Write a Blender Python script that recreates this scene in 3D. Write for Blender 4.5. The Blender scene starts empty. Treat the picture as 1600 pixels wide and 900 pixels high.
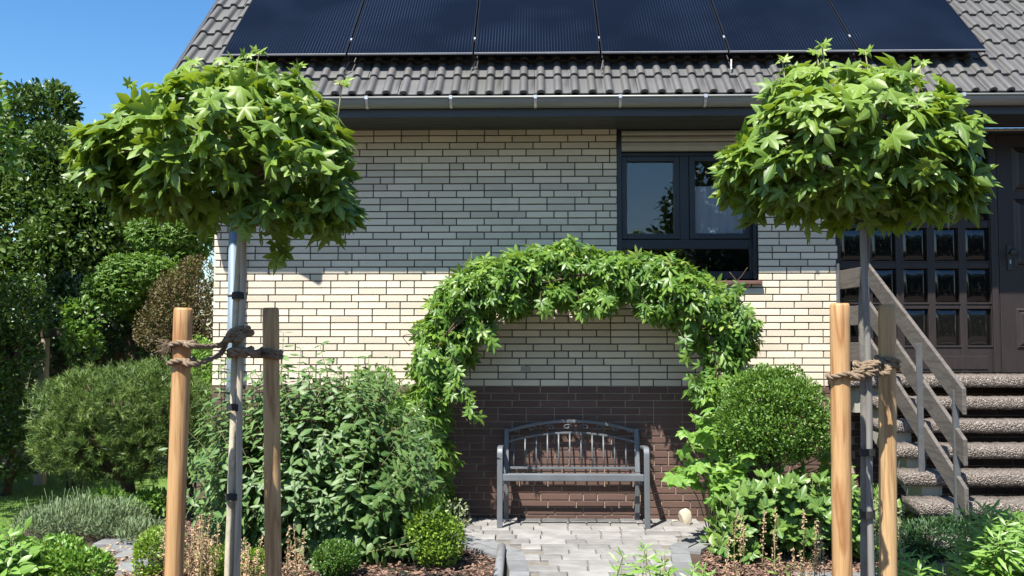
import bpy, math, random
import numpy as np
from mathutils import Vector, Matrix
random.seed(7)
rng = np.random.default_rng(11)
scene = bpy.context.scene
C = scene.collection

# ---------------------------------------------------------------- camera
FPX = 1500.0                        # focal length in pixels of a 1600 wide frame
CAM = Vector((0.0, -8.55, 1.61))
PITCH = math.radians(3.015)
YAW = math.radians(1.3)
camd = bpy.data.cameras.new('camera')
camd.sensor_width = 36; camd.lens = 36 * FPX / 1600
camd.clip_start = 0.05; camd.clip_end = 1000
cam = bpy.data.objects.new('camera', camd); C.objects.link(cam)
cam.location = CAM
cam.rotation_euler = (math.pi / 2 + PITCH, 0, YAW)
scene.camera = cam

# ---------------------------------------------------------------- sky, sun, exposure
SUN_DIR = Vector((0.55, 1.0, -1.9)).normalized()      # the way the light travels
elev = math.asin(-SUN_DIR.z)
azim = math.atan2(-SUN_DIR.x, -SUN_DIR.y)
world = bpy.data.worlds.new('World'); scene.world = world
world.use_nodes = True
wn = world.node_tree
sky = wn.nodes.new('ShaderNodeTexSky')
sky.sky_type = 'NISHITA'; sky.sun_disc = False
sky.sun_elevation = elev; sky.sun_rotation = azim
sky.altitude = 0; sky.air_density = 1.0; sky.dust_density = 0.6; sky.ozone_density = 2.2
bg = wn.nodes['Background']; bg.inputs['Strength'].default_value = 0.086
hs = wn.nodes.new('ShaderNodeHueSaturation'); hs.inputs['Saturation'].default_value = 1.32
wn.links.new(sky.outputs[0], hs.inputs['Color']); wn.links.new(hs.outputs[0], bg.inputs[0])
sund = bpy.data.lights.new('sun', 'SUN'); sund.energy = 4.9; sund.angle = math.radians(0.53)
sund.color = (1.0, 0.955, 0.885)
sun = bpy.data.objects.new('sun', sund); C.objects.link(sun)
sun.rotation_euler = SUN_DIR.to_track_quat('-Z', 'Y').to_euler()
sun.location = (-6, -12, 20)
scene.view_settings.view_transform = 'Standard'
scene.view_settings.look = 'None'
scene.view_settings.gamma = 1.0
scene.view_settings.exposure = 1.2
scene.cycles.max_bounces = 8
scene.cycles.transparent_max_bounces = 12

# ---------------------------------------------------------------- layout helpers
_cy, _sy = math.cos(YAW), math.sin(YAW)
_right = Vector((_cy, _sy, 0))
_fwd = Vector((-_sy * math.cos(PITCH), _cy * math.cos(PITCH), math.sin(PITCH)))
_up = _right.cross(_fwd)
def P(px, py, Y):
    """the point of the place at depth Y that the photograph shows at px, py"""
    d = _fwd + _right * ((px - 800) / FPX) + _up * ((450 - py) / FPX)
    t = (Y - CAM.y) / d.y
    return CAM + d * t
def G(px, py, z=0.0):
    d = _fwd + _right * ((px - 800) / FPX) + _up * ((450 - py) / FPX)
    t = (z - CAM.z) / d.z
    return CAM + d * t
def S(Y): return FPX / (Y - CAM.y)

# ---------------------------------------------------------------- object helpers
def tag(o, label=None, cat=None, group=None, kind=None):
    if label: o['label'] = label
    if cat: o['category'] = cat
    if group: o['group'] = group
    if kind: o['kind'] = kind
    return o
def empty(name, loc, label, cat, group=None):
    o = bpy.data.objects.new(name, None); C.objects.link(o)
    o.location = loc; o.empty_display_size = 0.1
    return tag(o, label, cat, group)
def wloc(o):
    v = Vector((0, 0, 0))
    while o is not None:
        v = v + o.location; o = o.parent
    return v
def raw_mesh(name, V, F, mat, tint=None, rib=None, smooth=False):
    V = np.asarray(V, dtype=np.float32)
    me = bpy.data.meshes.new(name)
    if isinstance(F, tuple):         # (loop_verts, loop_totals)
        lv, lt = F
    else:
        lt = np.array([len(f) for f in F], dtype=np.int32)
        lv = np.array([i for f in F for i in f], dtype=np.int32)
    me.vertices.add(len(V)); me.vertices.foreach_set('co', V.ravel())
    me.loops.add(len(lv)); me.loops.foreach_set('vertex_index', lv)
    me.polygons.add(len(lt))
    ls = np.zeros(len(lt), dtype=np.int32); ls[1:] = np.cumsum(lt)[:-1]
    me.polygons.foreach_set('loop_start', ls)
    try: me.polygons.foreach_set('loop_total', lt)
    except Exception: pass
    me.update(calc_edges=True)
    if smooth is not False:
        sm = np.ones(len(lt), dtype=bool) if smooth is True else np.asarray(smooth, dtype=bool)
        me.polygons.foreach_set('use_smooth', sm)
    else:
        me.polygons.foreach_set('use_smooth', np.zeros(len(lt), dtype=bool))
    if tint is not None:
        a = me.attributes.new('tint', 'FLOAT', 'POINT')
        a.data.foreach_set('value', np.broadcast_to(np.asarray(tint, dtype=np.float32), (len(V),)).copy())
    if rib is not None:
        a = me.attributes.new('rib', 'FLOAT', 'POINT')
        a.data.foreach_set('value', np.asarray(rib, dtype=np.float32))
    me.materials.append(mat)
    return me
def mesh_obj(name, V, F, mat, parent=None, tint=None, rib=None, smooth=False, kind=None, origin=None):
    V = np.asarray(V, dtype=np.float64)
    if parent is not None:
        off = np.array(wloc(parent)); loc = (0, 0, 0)
    else:
        if origin is None:
            mn, mx = V.min(0), V.max(0)
            origin = ((mn[0] + mx[0]) / 2, (mn[1] + mx[1]) / 2, mn[2])
        off = np.array(origin); loc = origin
    me = raw_mesh(name, V - off, F, mat, tint, rib, smooth)
    o = bpy.data.objects.new(name, me); C.objects.link(o)
    o.location = loc
    if parent is not None: o.parent = parent
    if kind: o['kind'] = kind
    return o
class MB:
    """collects shapes for ONE mesh"""
    def __init__(s): s.V = []; s.F = []; s.sm = []
    def add(s, V, F, smooth=False):
        n = len(s.V); s.V += [tuple(v) for v in V]
        s.F += [tuple(i + n for i in f) for f in F]
        s.sm += ([smooth] * len(F) if isinstance(smooth, bool) else list(smooth))
        return s
    def box(s, x0, x1, y0, y1, z0, z1):
        V = [(x0,y0,z0),(x1,y0,z0),(x1,y1,z0),(x0,y1,z0),(x0,y0,z1),(x1,y0,z1),(x1,y1,z1),(x0,y1,z1)]
        F = [(0,3,2,1),(4,5,6,7),(0,1,5,4),(1,2,6,5),(2,3,7,6),(3,0,4,7)]
        return s.add(V, F)
    def beam(s, a, b, w, h, up=(0,0,1)):
        """box from a to b, w wide sideways, h tall"""
        a = Vector(a); b = Vector(b); d = (b - a).normalized()
        r = d.cross(Vector(up)).normalized(); u = r.cross(d)
        V = []
        for p in (a, b):
            for sx, sz in ((-1,-1),(1,-1),(1,1),(-1,1)):
                V.append(p + r * (sx * w / 2) + u * (sz * h / 2))
        return s.add(V, [(0,1,2,3),(7,6,5,4),(0,4,5,1),(1,5,6,2),(2,6,7,3),(3,7,4,0)])
    def prism(s, pts, a0, a1, axis='x'):
        """polygon pts (two coords) pushed along axis from a0 to a1"""
        n = len(pts)
        mk = {'x': lambda p, a: (a, p[0], p[1]), 'y': lambda p, a: (p[0], a, p[1]), 'z': lambda p, a: (p[0], p[1], a)}[axis]
        V = [mk(p, a0) for p in pts] + [mk(p, a1) for p in pts]
        F = [tuple(range(n))[::-1], tuple(range(n, 2*n))] + [(i, (i+1) % n, n + (i+1) % n, n + i) for i in range(n)]
        return s.add(V, F)
    def tube(s, pts, r, n=8, cap=True, flat=None):
        pts = [Vector(p) for p in pts]; m = len(pts)
        rr = r if hasattr(r, '__len__') else [r] * m
        V = []; F = []; sm = []
        prev = None
        for i, p in enumerate(pts):
            d = (pts[min(i+1, m-1)] - pts[max(i-1, 0)])
            d = d.normalized() if d.length > 1e-9 else Vector((0,0,1))
            if prev is None:
                a = Vector((1,0,0)) if abs(d.x) < 0.9 else Vector((0,1,0))
                u = (a - d * a.dot(d)).normalized()
            else:
                u = (prev - d * prev.dot(d)).normalized()
            prev = u; w = d.cross(u)
            for k in range(n):
                t = 2 * math.pi * k / n
                V.append(p + (u * math.cos(t) + w * math.sin(t)) * rr[i])
        for i in range(m - 1):
            for k in range(n):
                F.append((i*n + k, i*n + (k+1) % n, (i+1)*n + (k+1) % n, (i+1)*n + k)); sm.append(True)
        if cap:
            F.append(tuple(range(n))[::-1]); F.append(tuple((m-1)*n + k for k in range(n))); sm += [False, False]
        return s.add(V, F, sm)
    def build(s, name, mat, parent=None, bevel=0, tint=None, kind=None, origin=None, seg=2):
        o = mesh_obj(name, s.V, s.F, mat, parent, tint=tint, smooth=s.sm, kind=kind, origin=origin)
        if bevel:
            b = o.modifiers.new('bevel', 'BEVEL'); b.width = bevel; b.segments = seg
            b.limit_method = 'ANGLE'; b.angle_limit = math.radians(40)
        return o

def curve(pts, k=8):
    """Catmull-Rom through pts"""
    pts = [Vector(p) for p in pts]
    out = []
    for i in range(len(pts) - 1):
        p0 = pts[max(i-1, 0)]; p1 = pts[i]; p2 = pts[i+1]; p3 = pts[min(i+2, len(pts)-1)]
        for j in range(k):
            t = j / k
            out.append(0.5 * ((2*p1) + (p2-p0)*t + (2*p0 - 5*p1 + 4*p2 - p3)*t*t + (3*p1 - p0 - 3*p2 + p3)*t**3))
    out.append(pts[-1]); return out

# ---- many alike pieces: the first nobj as objects sharing meshes, the rest one mesh
_cache = {}
LEV = 6
def pieces(parent, name, tmpl, mat, R, T, tint, nobj=0, order=None, rest='foliage', tid=None, smooth=False, restkind='stuff'):
    """tmpl: list of (V, F, rib). R (N,3,3), T (N,3) world."""
    N = len(T)
    if tid is None: tid = np.zeros(N, int)
    if order is None: order = np.arange(N)
    off = np.array(wloc(parent))
    objs = order[:nobj]; res = order[nobj:]
    made = []
    for i in objs:
        lv = int(min(LEV - 1, max(0, tint[i] * LEV)))
        key = (id(tmpl[tid[i]]), lv, mat.name, smooth)
        if key not in _cache:
            V, F, rib = tmpl[tid[i]]
            _cache[key] = (raw_mesh(name, V, F, mat, tint=(lv + 0.5) / LEV, rib=rib, smooth=smooth), tmpl[tid[i]])
        o = bpy.data.objects.new(name, _cache[key][0])
        m = np.eye(4); m[:3, :3] = R[i]; m[:3, 3] = T[i] - off
        o.parent = parent
        o.matrix_basis = Matrix(m.tolist())
        C.objects.link(o); made.append(o)
    if len(res):
        Vs, LV, LT, TI, RB = [], [], [], [], []
        n0 = 0
        for t in range(len(tmpl)):
            idx = res[tid[res] == t]
            if not len(idx): continue
            V, F, rib = tmpl[t]
            V = np.asarray(V); n = len(V)
            W = np.einsum('nij,vj->nvi', R[idx], V) + T[idx][:, None, :] - off
            Vs.append(W.reshape(-1, 3))
            lt = np.array([len(f) for f in F]); lv = np.array([k for f in F for k in f])
            LV.append((lv[None, :] + (np.arange(len(idx)) * n)[:, None] + n0).ravel())
            LT.append(np.tile(lt, len(idx)))
            TI.append(np.repeat(tint[idx], n)); RB.append(np.tile(rib, len(idx)))
            n0 += n * len(idx)
        V = np.concatenate(Vs)
        me = raw_mesh(rest, V, (np.concatenate(LV).astype(np.int32), np.concatenate(LT).astype(np.int32)), mat,
                      tint=np.concatenate(TI), rib=np.concatenate(RB), smooth=smooth)
        o = bpy.data.objects.new(rest, me); C.objects.link(o); o.parent = parent
        if restkind: o['kind'] = restkind
        made.append(o)
    return made
def norm(a): return a / np.maximum(np.linalg.norm(a, axis=-1, keepdims=True), 1e-9)
def frames(tip, nrm, scale):
    """columns side, tip, normal"""
    t = norm(tip); n = nrm - t * (nrm * t).sum(-1, keepdims=True); n = norm(n)
    s = np.cross(t, n)
    R = np.stack([s, t, n], axis=-1)
    sc = np.asarray(scale)
    return R * (sc[:, None, None] if sc.ndim == 1 else sc[:, None, :])

# ---------------------------------------------------------------- materials
def new_mat(name):
    m = bpy.data.materials.new(name); m.use_nodes = True
    nt = m.node_tree
    return m, nt, nt.nodes['Principled BSDF'], nt.nodes['Material Output']
def N(nt, t, **kw):
    n = nt.nodes.new(t)
    for k, v in kw.items():
        if k in n.inputs: n.inputs[k].default_value = v
        else: setattr(n, k, v)
    return n
def pos(nt, stretch=(1, 1, 1)):
    g = N(nt, 'ShaderNodeNewGeometry'); mp = N(nt, 'ShaderNodeMapping')
    mp.inputs['Scale'].default_value = stretch
    nt.links.new(g.outputs['Position'], mp.inputs['Vector'])
    return mp.outputs[0]
def mixc(nt, fac, a, b, blend='MIX'):
    m = N(nt, 'ShaderNodeMix'); m.data_type = 'RGBA'; m.blend_type = blend
    for sock, v in ((m.inputs[0], fac), (m.inputs[6], a), (m.inputs[7], b)):
        if hasattr(v, 'is_output') or isinstance(v, bpy.types.NodeSocket): nt.links.new(v, sock)
        elif isinstance(v, (int, float)): sock.default_value = v
        else: sock.default_value = (*v, 1) if len(v) == 3 else v
    return m.outputs[2]
def ramp(nt, v, stops):
    r = N(nt, 'ShaderNodeValToRGB'); cr = r.color_ramp
    while len(cr.elements) < len(stops): cr.elements.new(0.5)
    for e, (p, c) in zip(cr.elements, stops):
        e.position = p; e.color = (c, c, c, 1) if isinstance(c, (int, float)) else (*c, 1)
    nt.links.new(v, r.inputs[0]); return r.outputs[0]
def noise(nt, vec, scale, detail=4, rough=0.6, dist=0):
    n = N(nt, 'ShaderNodeTexNoise'); n.inputs['Scale'].default_value = scale
    n.inputs['Detail'].default_value = detail; n.inputs['Roughness'].default_value = rough
    n.inputs['Distortion'].default_value = dist
    nt.links.new(vec, n.inputs['Vector']); return n.outputs['Fac']
def attr(nt, name):
    a = N(nt, 'ShaderNodeAttribute'); a.attribute_name = name; return a.outputs['Fac']
def bump(nt, bs, h, strength, dist=0.005):
    b = N(nt, 'ShaderNodeBump'); b.inputs['Strength'].default_value = strength; b.inputs['Distance'].default_value = dist
    nt.links.new(h, b.inputs['Height']); nt.links.new(b.outputs[0], bs.inputs['Normal'])
def surf(name, c1, c2, scale=6, rough=0.7, bs=60, bstr=0.3, bdist=0.003, stretch=(1,1,1), c3=None, tintamt=0, metal=0, spec=0.5, s3=1.3, ior=None):
    """mottled opaque surface: c1..c2 by noise, broad patches of c3, per-piece tint"""
    m, nt, b, out = new_mat(name)
    v = pos(nt, stretch)
    col = mixc(nt, ramp(nt, noise(nt, v, scale), [(0.3, 0.0), (0.7, 1.0)]), c1, c2)
    if c3: col = mixc(nt, ramp(nt, noise(nt, pos(nt), s3, 5), [(0.48, 0.0), (0.72, 1.0)]), col, c3)
    if tintamt:
        h = N(nt, 'ShaderNodeHueSaturation'); nt.links.new(col, h.inputs['Color'])
        mr = N(nt, 'ShaderNodeMapRange'); mr.inputs[3].default_value = 1 - tintamt; mr.inputs[4].default_value = 1 + tintamt
        nt.links.new(attr(nt, 'tint'), mr.inputs[0]); nt.links.new(mr.outputs[0], h.inputs['Value'])
        col = h.outputs[0]
    nt.links.new(col, b.inputs['Base Color'])
    b.inputs['Roughness'].default_value = rough; b.inputs['Metallic'].default_value = metal
    b.inputs['Specular IOR Level'].default_value = spec
    if bstr: bump(nt, b, noise(nt, v, bs, 5), bstr, bdist)
    return m
def leafmat(name, a, b_, trans=(0.2, 0.35, 0.03), tfac=0.35, rough=0.42, ribc=None, spec=0.5, old=None, oldp=0.9):
    m, nt, b, out = new_mat(name)
    t = attr(nt, 'tint')
    col = mixc(nt, t, a, b_)
    if old: col = mixc(nt, ramp(nt, t, [(oldp, 0.0), (min(1, oldp + 0.04), 1.0)]), col, old)
    v = noise(nt, pos(nt), 35, 3)
    col = mixc(nt, ramp(nt, v, [(0.35, 0.0), (0.7, 0.35)]), col, tuple(min(1, x * 1.5) for x in a))
    if ribc:
        r = N(nt, 'ShaderNodeMath', operation='POWER'); r.inputs[1].default_value = 7
        nt.links.new(attr(nt, 'rib'), r.inputs[0])
        f = N(nt, 'ShaderNodeMath', operation='MULTIPLY'); f.inputs[1].default_value = 0.6
        nt.links.new(r.outputs[0], f.inputs[0])
        col = mixc(nt, f.outputs[0], col, ribc)
    nt.links.new(col, b.inputs['Base Color'])
    b.inputs['Roughness'].default_value = rough
    b.inputs['Specular IOR Level'].default_value = spec
    bump(nt, b, noise(nt, pos(nt), 180, 2), 0.25, 0.002)
    tr = N(nt, 'ShaderNodeBsdfTranslucent'); tr.inputs['Color'].default_value = (*trans, 1)
    mx = N(nt, 'ShaderNodeMixShader'); mx.inputs[0].default_value = tfac
    nt.links.new(b.outputs[0], mx.inputs[1]); nt.links.new(tr.outputs[0], mx.inputs[2])
    nt.links.new(mx.outputs[0], out.inputs['Surface'])
    return m

def brick_mat(name, c1, c2, c3, rough, streak):
    m, nt, b, out = new_mat(name)
    v = pos(nt, (1.2, 1.2, 26))
    st = noise(nt, v, 9, 5, 0.65)
    col = mixc(nt, ramp(nt, st, [(0.3, 0.0), (0.72, 1.0)]), c1, c2)
    col = mixc(nt, ramp(nt, noise(nt, pos(nt), 2.2, 6, 0.7), [(0.5, 0.0), (0.8, 0.55)]), col, c3)
    sp = ramp(nt, noise(nt, pos(nt), 120, 2), [(0.68, 0.0), (0.74, 0.5)])
    col = mixc(nt, sp, col, tuple(x * 0.55 for x in c3))
    h = N(nt, 'ShaderNodeHueSaturation'); nt.links.new(col, h.inputs['Color'])
    mr = N(nt, 'ShaderNodeMapRange'); mr.inputs[3].default_value = 0.84; mr.inputs[4].default_value = 1.12
    nt.links.new(attr(nt, 'tint'), mr.inputs[0]); nt.links.new(mr.outputs[0], h.inputs['Value'])
    nt.links.new(h.outputs[0], b.inputs['Base Color'])
    b.inputs['Roughness'].default_value = rough
    bump(nt, b, noise(nt, v, 14, 5, 0.7), streak, 0.004)
    return m

def wood_mat(name, c1, c2, c3, grain=(14, 14, 1.1), rough=0.6, knots=True, bstr=0.3):
    m, nt, b, out = new_mat(name)
    v = pos(nt, grain)
    d = noise(nt, v, 1.0, 3, 0.5, 0.4)
    w = N(nt, 'ShaderNodeMath', operation='MULTIPLY'); w.inputs[1].default_value = 9.0
    nt.links.new(d, w.inputs[0])
    fr = N(nt, 'ShaderNodeMath', operation='PINGPONG'); fr.inputs[1].default_value = 1.0
    nt.links.new(w.outputs[0], fr.inputs[0])
    col = mixc(nt, ramp(nt, fr.outputs[0], [(0.0, 1.0), (0.2, 0.65), (0.55, 0.0)]), c1, c2)
    fine = noise(nt, pos(nt, (grain[0] * 8, grain[1] * 8, grain[2] * 3)), 1.5, 4)
    col = mixc(nt, ramp(nt, fine, [(0.4, 0.0), (0.75, 0.5)]), col, c3)
    if knots:
        vo = N(nt, 'ShaderNodeTexVoronoi'); vo.inputs['Scale'].default_value = 1.0
        nt.links.new(pos(nt, (7, 7, 2.6)), vo.inputs['Vector'])
        col = mixc(nt, ramp(nt, vo.outputs['Distance'], [(0.06, 0.75), (0.12, 0.0)]), col, c3)
    nt.links.new(col, b.inputs['Base Color']); b.inputs['Roughness'].default_value = rough
    bump(nt, b, fine, bstr, 0.003)
    return m

def glass_mat(name, tint_c, rough=0.01, refl=1.0, opaque=0.0):
    """window pane: clear with a mirror coat whose strength follows the viewing angle"""
    m, nt, b, out = new_mat(name)
    gl = N(nt, 'ShaderNodeBsdfGlossy'); gl.inputs['Roughness'].default_value = rough
    tr = N(nt, 'ShaderNodeBsdfTransparent'); tr.inputs['Color'].default_value = (*tint_c, 1)
    fr = N(nt, 'ShaderNodeFresnel'); fr.inputs['IOR'].default_value = 1.65
    v = noise(nt, pos(nt), 1.6, 1)
    bp = N(nt, 'ShaderNodeBump'); bp.inputs['Strength'].default_value = 0.06; bp.inputs['Distance'].default_value = 0.05
    nt.links.new(v, bp.inputs['Height']); nt.links.new(bp.outputs[0], gl.inputs['Normal'])
    mx = N(nt, 'ShaderNodeMixShader')
    nt.links.new(fr.outputs[0], mx.inputs[0]); nt.links.new(tr.outputs[0], mx.inputs[1]); nt.links.new(gl.outputs[0], mx.inputs[2])
    nt.links.new(mx.outputs[0], out.inputs['Surface'])
    return m

M = {}
M['cream'] = brick_mat('cream_brick', (0.60, 0.525, 0.405), (0.67, 0.595, 0.47), (0.50, 0.435, 0.33), 0.75, 0.35)
M['brown'] = brick_mat('brown_brick', (0.088, 0.049, 0.038), (0.135, 0.077, 0.058), (0.07, 0.042, 0.034), 0.7, 0.6)
M['mortar'] = surf('dark_mortar', (0.07, 0.065, 0.055), (0.11, 0.10, 0.085), 20, 0.95, 200, 0.5)
M['mortar_tan'] = surf('tan_mortar', (0.34, 0.26, 0.20), (0.44, 0.345, 0.27), 20, 0.95, 200, 0.5)
M['tile'] = surf('roof_tile', (0.066, 0.065, 0.064), (0.092, 0.091, 0.089), 5, 0.62, 90, 0.35, 0.003, c3=(0.07, 0.07, 0.062), tintamt=0.1, s3=2.5)
M['deck'] = surf('roof_deck', (0.03, 0.03, 0.03), (0.045, 0.045, 0.045), 8)
M['zinc'] = surf('gutter_zinc', (0.22, 0.225, 0.21), (0.30, 0.305, 0.285), 3, 0.5, 12, 0.1, 0.002, stretch=(0.6, 4, 6), c3=(0.25, 0.26, 0.24), metal=0.3)
M['pipe'] = surf('pipe_zinc', (0.12, 0.17, 0.215), (0.17, 0.225, 0.27), 4, 0.55, 30, 0.1, 0.002, stretch=(3, 3, 0.6), metal=0.1)
M['anthracite'] = surf('dark_board', (0.028, 0.032, 0.036), (0.045, 0.05, 0.054), 6, 0.5, 40, 0.2, stretch=(0.4, 6, 6))
M['frame'] = surf('window_frame', (0.010, 0.012, 0.017), (0.014, 0.017, 0.022), 10, 0.35, 200, 0.05)
M['door'] = surf('door_brown', (0.021, 0.016, 0.0145), (0.029, 0.022, 0.02), 6, 0.42, 50, 0.15, stretch=(6, 6, 0.8))
M['shutter'] = surf('shutter_slat', (0.42, 0.40, 0.34), (0.48, 0.46, 0.39), 5, 0.55, 80, 0.1)
M['sill'] = surf('brown_sill', (0.11, 0.06, 0.045), (0.16, 0.09, 0.07), 12, 0.4, 80, 0.2)
M['glass'] = glass_mat('window_glass', (0.88, 0.9, 0.92))
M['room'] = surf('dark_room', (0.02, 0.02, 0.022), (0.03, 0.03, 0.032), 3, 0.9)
M['curtain'] = surf('curtain', (0.70, 0.70, 0.72), (0.80, 0.80, 0.82), 4, 0.9, 30, 0.3, stretch=(6, 6, 0.6))
M['bench'] = surf('bench_paint', (0.105, 0.118, 0.13), (0.14, 0.153, 0.165), 6, 0.4, 150, 0.25, c3=(0.085, 0.093, 0.10))
M['iron'] = surf('black_iron', (0.02, 0.022, 0.022), (0.035, 0.035, 0.032), 20, 0.5, 100, 0.2)
M['railiron'] = surf('rail_iron', (0.07, 0.075, 0.08), (0.10, 0.105, 0.11), 20, 0.45, 100, 0.2)
M['black'] = surf('black_strap', (0.012, 0.012, 0.013), (0.02, 0.02, 0.02), 20, 0.7, 200, 0.3)
M['stake'] = wood_mat('pine_stake', (0.47, 0.285, 0.125), (0.30, 0.135, 0.045), (0.20, 0.09, 0.035), (15, 15, 1.2))
M['stake_dull'] = wood_mat('weathered_stake', (0.50, 0.325, 0.155), (0.31, 0.175, 0.072), (0.18, 0.105, 0.052), (15, 15, 1.1))
M['board'] = wood_mat('grey_board', (0.115, 0.10, 0.087), (0.075, 0.065, 0.057), (0.045, 0.039, 0.034), (5, 1.6, 16), 0.8, False, 0.6)
M['cane'] = wood_mat('grey_cane', (0.40, 0.35, 0.27), (0.31, 0.265, 0.205), (0.22, 0.185, 0.145), (9, 9, 0.7), 0.7, False, 0.3)
M['bark'] = surf('smooth_bark', (0.36, 0.32, 0.22), (0.52, 0.46, 0.34), 10, 0.8, 60, 0.7, 0.006, stretch=(1, 1, 0.4), c3=(0.25, 0.23, 0.15), s3=9)
M['darkbark'] = surf('dark_bark', (0.07, 0.045, 0.03), (0.13, 0.085, 0.055), 12, 0.9, 50, 0.9, 0.01, stretch=(1, 1, 0.3))
M['bark_shaded'] = surf('shaded_bark', (0.13, 0.12, 0.10), (0.20, 0.18, 0.15), 10, 0.8, 60, 0.7, 0.006, stretch=(1, 1, 0.4), c3=(0.10, 0.09, 0.08), s3=9)  # darker copy of the bark: shade on the right trunk put into the colour
M['cane_shaded'] = wood_mat('shaded_cane', (0.22, 0.21, 0.19), (0.17, 0.16, 0.145), (0.12, 0.11, 0.10), (9, 9, 0.7), 0.7, False, 0.3)  # right tree's cane, darkened likewise with the shade in its colour
M['twig'] = surf('green_twig', (0.16, 0.17, 0.07), (0.22, 0.2, 0.10), 10, 0.7, 80, 0.2)
M['rope'] = surf('rope_fibre', (0.15, 0.105, 0.065), (0.27, 0.20, 0.13), 60, 0.95, 300, 0.8, 0.003, c3=(0.13, 0.095, 0.065), s3=6)
M['soil'] = surf('soil', (0.045, 0.03, 0.02), (0.08, 0.055, 0.038), 4, 0.95, 30, 0.8, 0.02)
M['mulch'] = surf('mulch_chip', (0.15, 0.085, 0.058), (0.25, 0.155, 0.11), 30, 0.9, 100, 0.5, tintamt=0.5)
M['lawn'] = surf('lawn', (0.06, 0.12, 0.015), (0.10, 0.17, 0.025), 3, 0.9, 60, 0.6, 0.01)
M['stone'] = surf('pale_stone', (0.40, 0.35, 0.26), (0.52, 0.47, 0.36), 9, 0.8, 30, 0.7, 0.01)
M['kerb'] = surf('kerb_concrete', (0.13, 0.135, 0.14), (0.19, 0.195, 0.20), 12, 0.9, 140, 0.6, 0.003, c3=(0.15, 0.15, 0.14), tintamt=0.15)
M['paver'] = surf('paver_concrete', (0.175, 0.17, 0.163), (0.255, 0.247, 0.235), 9, 0.85, 110, 0.5, 0.003, c3=(0.16, 0.155, 0.145), tintamt=0.22, s3=3)
M['grout'] = surf('sand_joint', (0.13, 0.12, 0.10), (0.19, 0.17, 0.14), 30, 0.95, 200, 0.6)
M['beam'] = surf('pale_beam', (0.30, 0.29, 0.24), (0.38, 0.36, 0.30), 5, 0.85, 80, 0.4, c3=(0.24, 0.23, 0.19))
def aggregate():
    m, nt, b, out = new_mat('exposed_aggregate')
    vo = N(nt, 'ShaderNodeTexVoronoi'); vo.inputs['Scale'].default_value = 88
    nt.links.new(pos(nt), vo.inputs['Vector'])
    sep = N(nt, 'ShaderNodeSeparateColor'); nt.links.new(vo.outputs['Color'], sep.inputs[0])
    col = ramp(nt, sep.outputs[0], [(0.0, (0.08, 0.065, 0.052)), (0.4, (0.16, 0.13, 0.105)), (0.8, (0.25, 0.21, 0.175)), (1.0, (0.38, 0.335, 0.285))])
    edge = ramp(nt, vo.outputs['Distance'], [(0.45, 0.0), (0.75, 1.0)])
    col = mixc(nt, edge, col, (0.10, 0.085, 0.075))
    nt.links.new(col, b.inputs['Base Color']); b.inputs['Roughness'].default_value = 0.75
    inv = N(nt, 'ShaderNodeMath', operation='SUBTRACT'); inv.inputs[0].default_value = 1.0
    nt.links.new(vo.outputs['Distance'], inv.inputs[1])
    bump(nt, b, inv.outputs[0], 1.0, 0.012)
    return m
M['aggregate'] = aggregate()
def solar():
    m, nt, b, out = new_mat('solar_cells')
    g = N(nt, 'ShaderNodeNewGeometry'); sp = N(nt, 'ShaderNodeSeparateXYZ'); nt.links.new(g.outputs['Position'], sp.inputs[0])
    def lines(src, period, width):
        a = N(nt, 'ShaderNodeMath', operation='MODULO'); a.inputs[1].default_value = period
        o = N(nt, 'ShaderNodeMath', operation='ADD'); o.inputs[1].default_value = 100.0
        nt.links.new(src, o.inputs[0]); nt.links.new(o.outputs[0], a.inputs[0])
        l = N(nt, 'ShaderNodeMath', operation='LESS_THAN'); l.inputs[1].default_value = width
        nt.links.new(a.outputs[0], l.inputs[0]); return l.outputs[0]
    col = mixc(nt, lines(sp.outputs[0], 0.026, 0.009), (0.003, 0.004, 0.007), mixc(nt, ramp(nt, noise(nt, pos(nt), 0.9, 2), [(0.42, 0.0), (0.62, 1.0)]), (0.004, 0.005, 0.009), (0.014, 0.019, 0.034)))
    col = mixc(nt, lines(sp.outputs[1], 0.0672, 0.0022), col, (0.004, 0.005, 0.010))
    nt.links.new(col, b.inputs['Base Color'])
    b.inputs['Roughness'].default_value = 0.18; b.inputs['IOR'].default_value = 1.38
    b.inputs['Specular IOR Level'].default_value = 0.15
    return m
M['solar'] = solar()
M['alu'] = surf('black_alu', (0.02, 0.02, 0.023), (0.03, 0.03, 0.033), 5, 0.35, metal=0.5)
M['bright_alu'] = surf('bright_alu', (0.55, 0.56, 0.58), (0.65, 0.66, 0.68), 5, 0.35, metal=0.6)
def door_glass():
    m, nt, b, out = new_mat('bulged_glass')
    b.inputs['Base Color'].default_value = (0.006, 0.006, 0.006, 1); b.inputs['Roughness'].default_value = 0.04
    b.inputs['IOR'].default_value = 1.5; b.inputs['Specular IOR Level'].default_value = 0.7
    return m
M['doorglass'] = door_glass()
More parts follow.
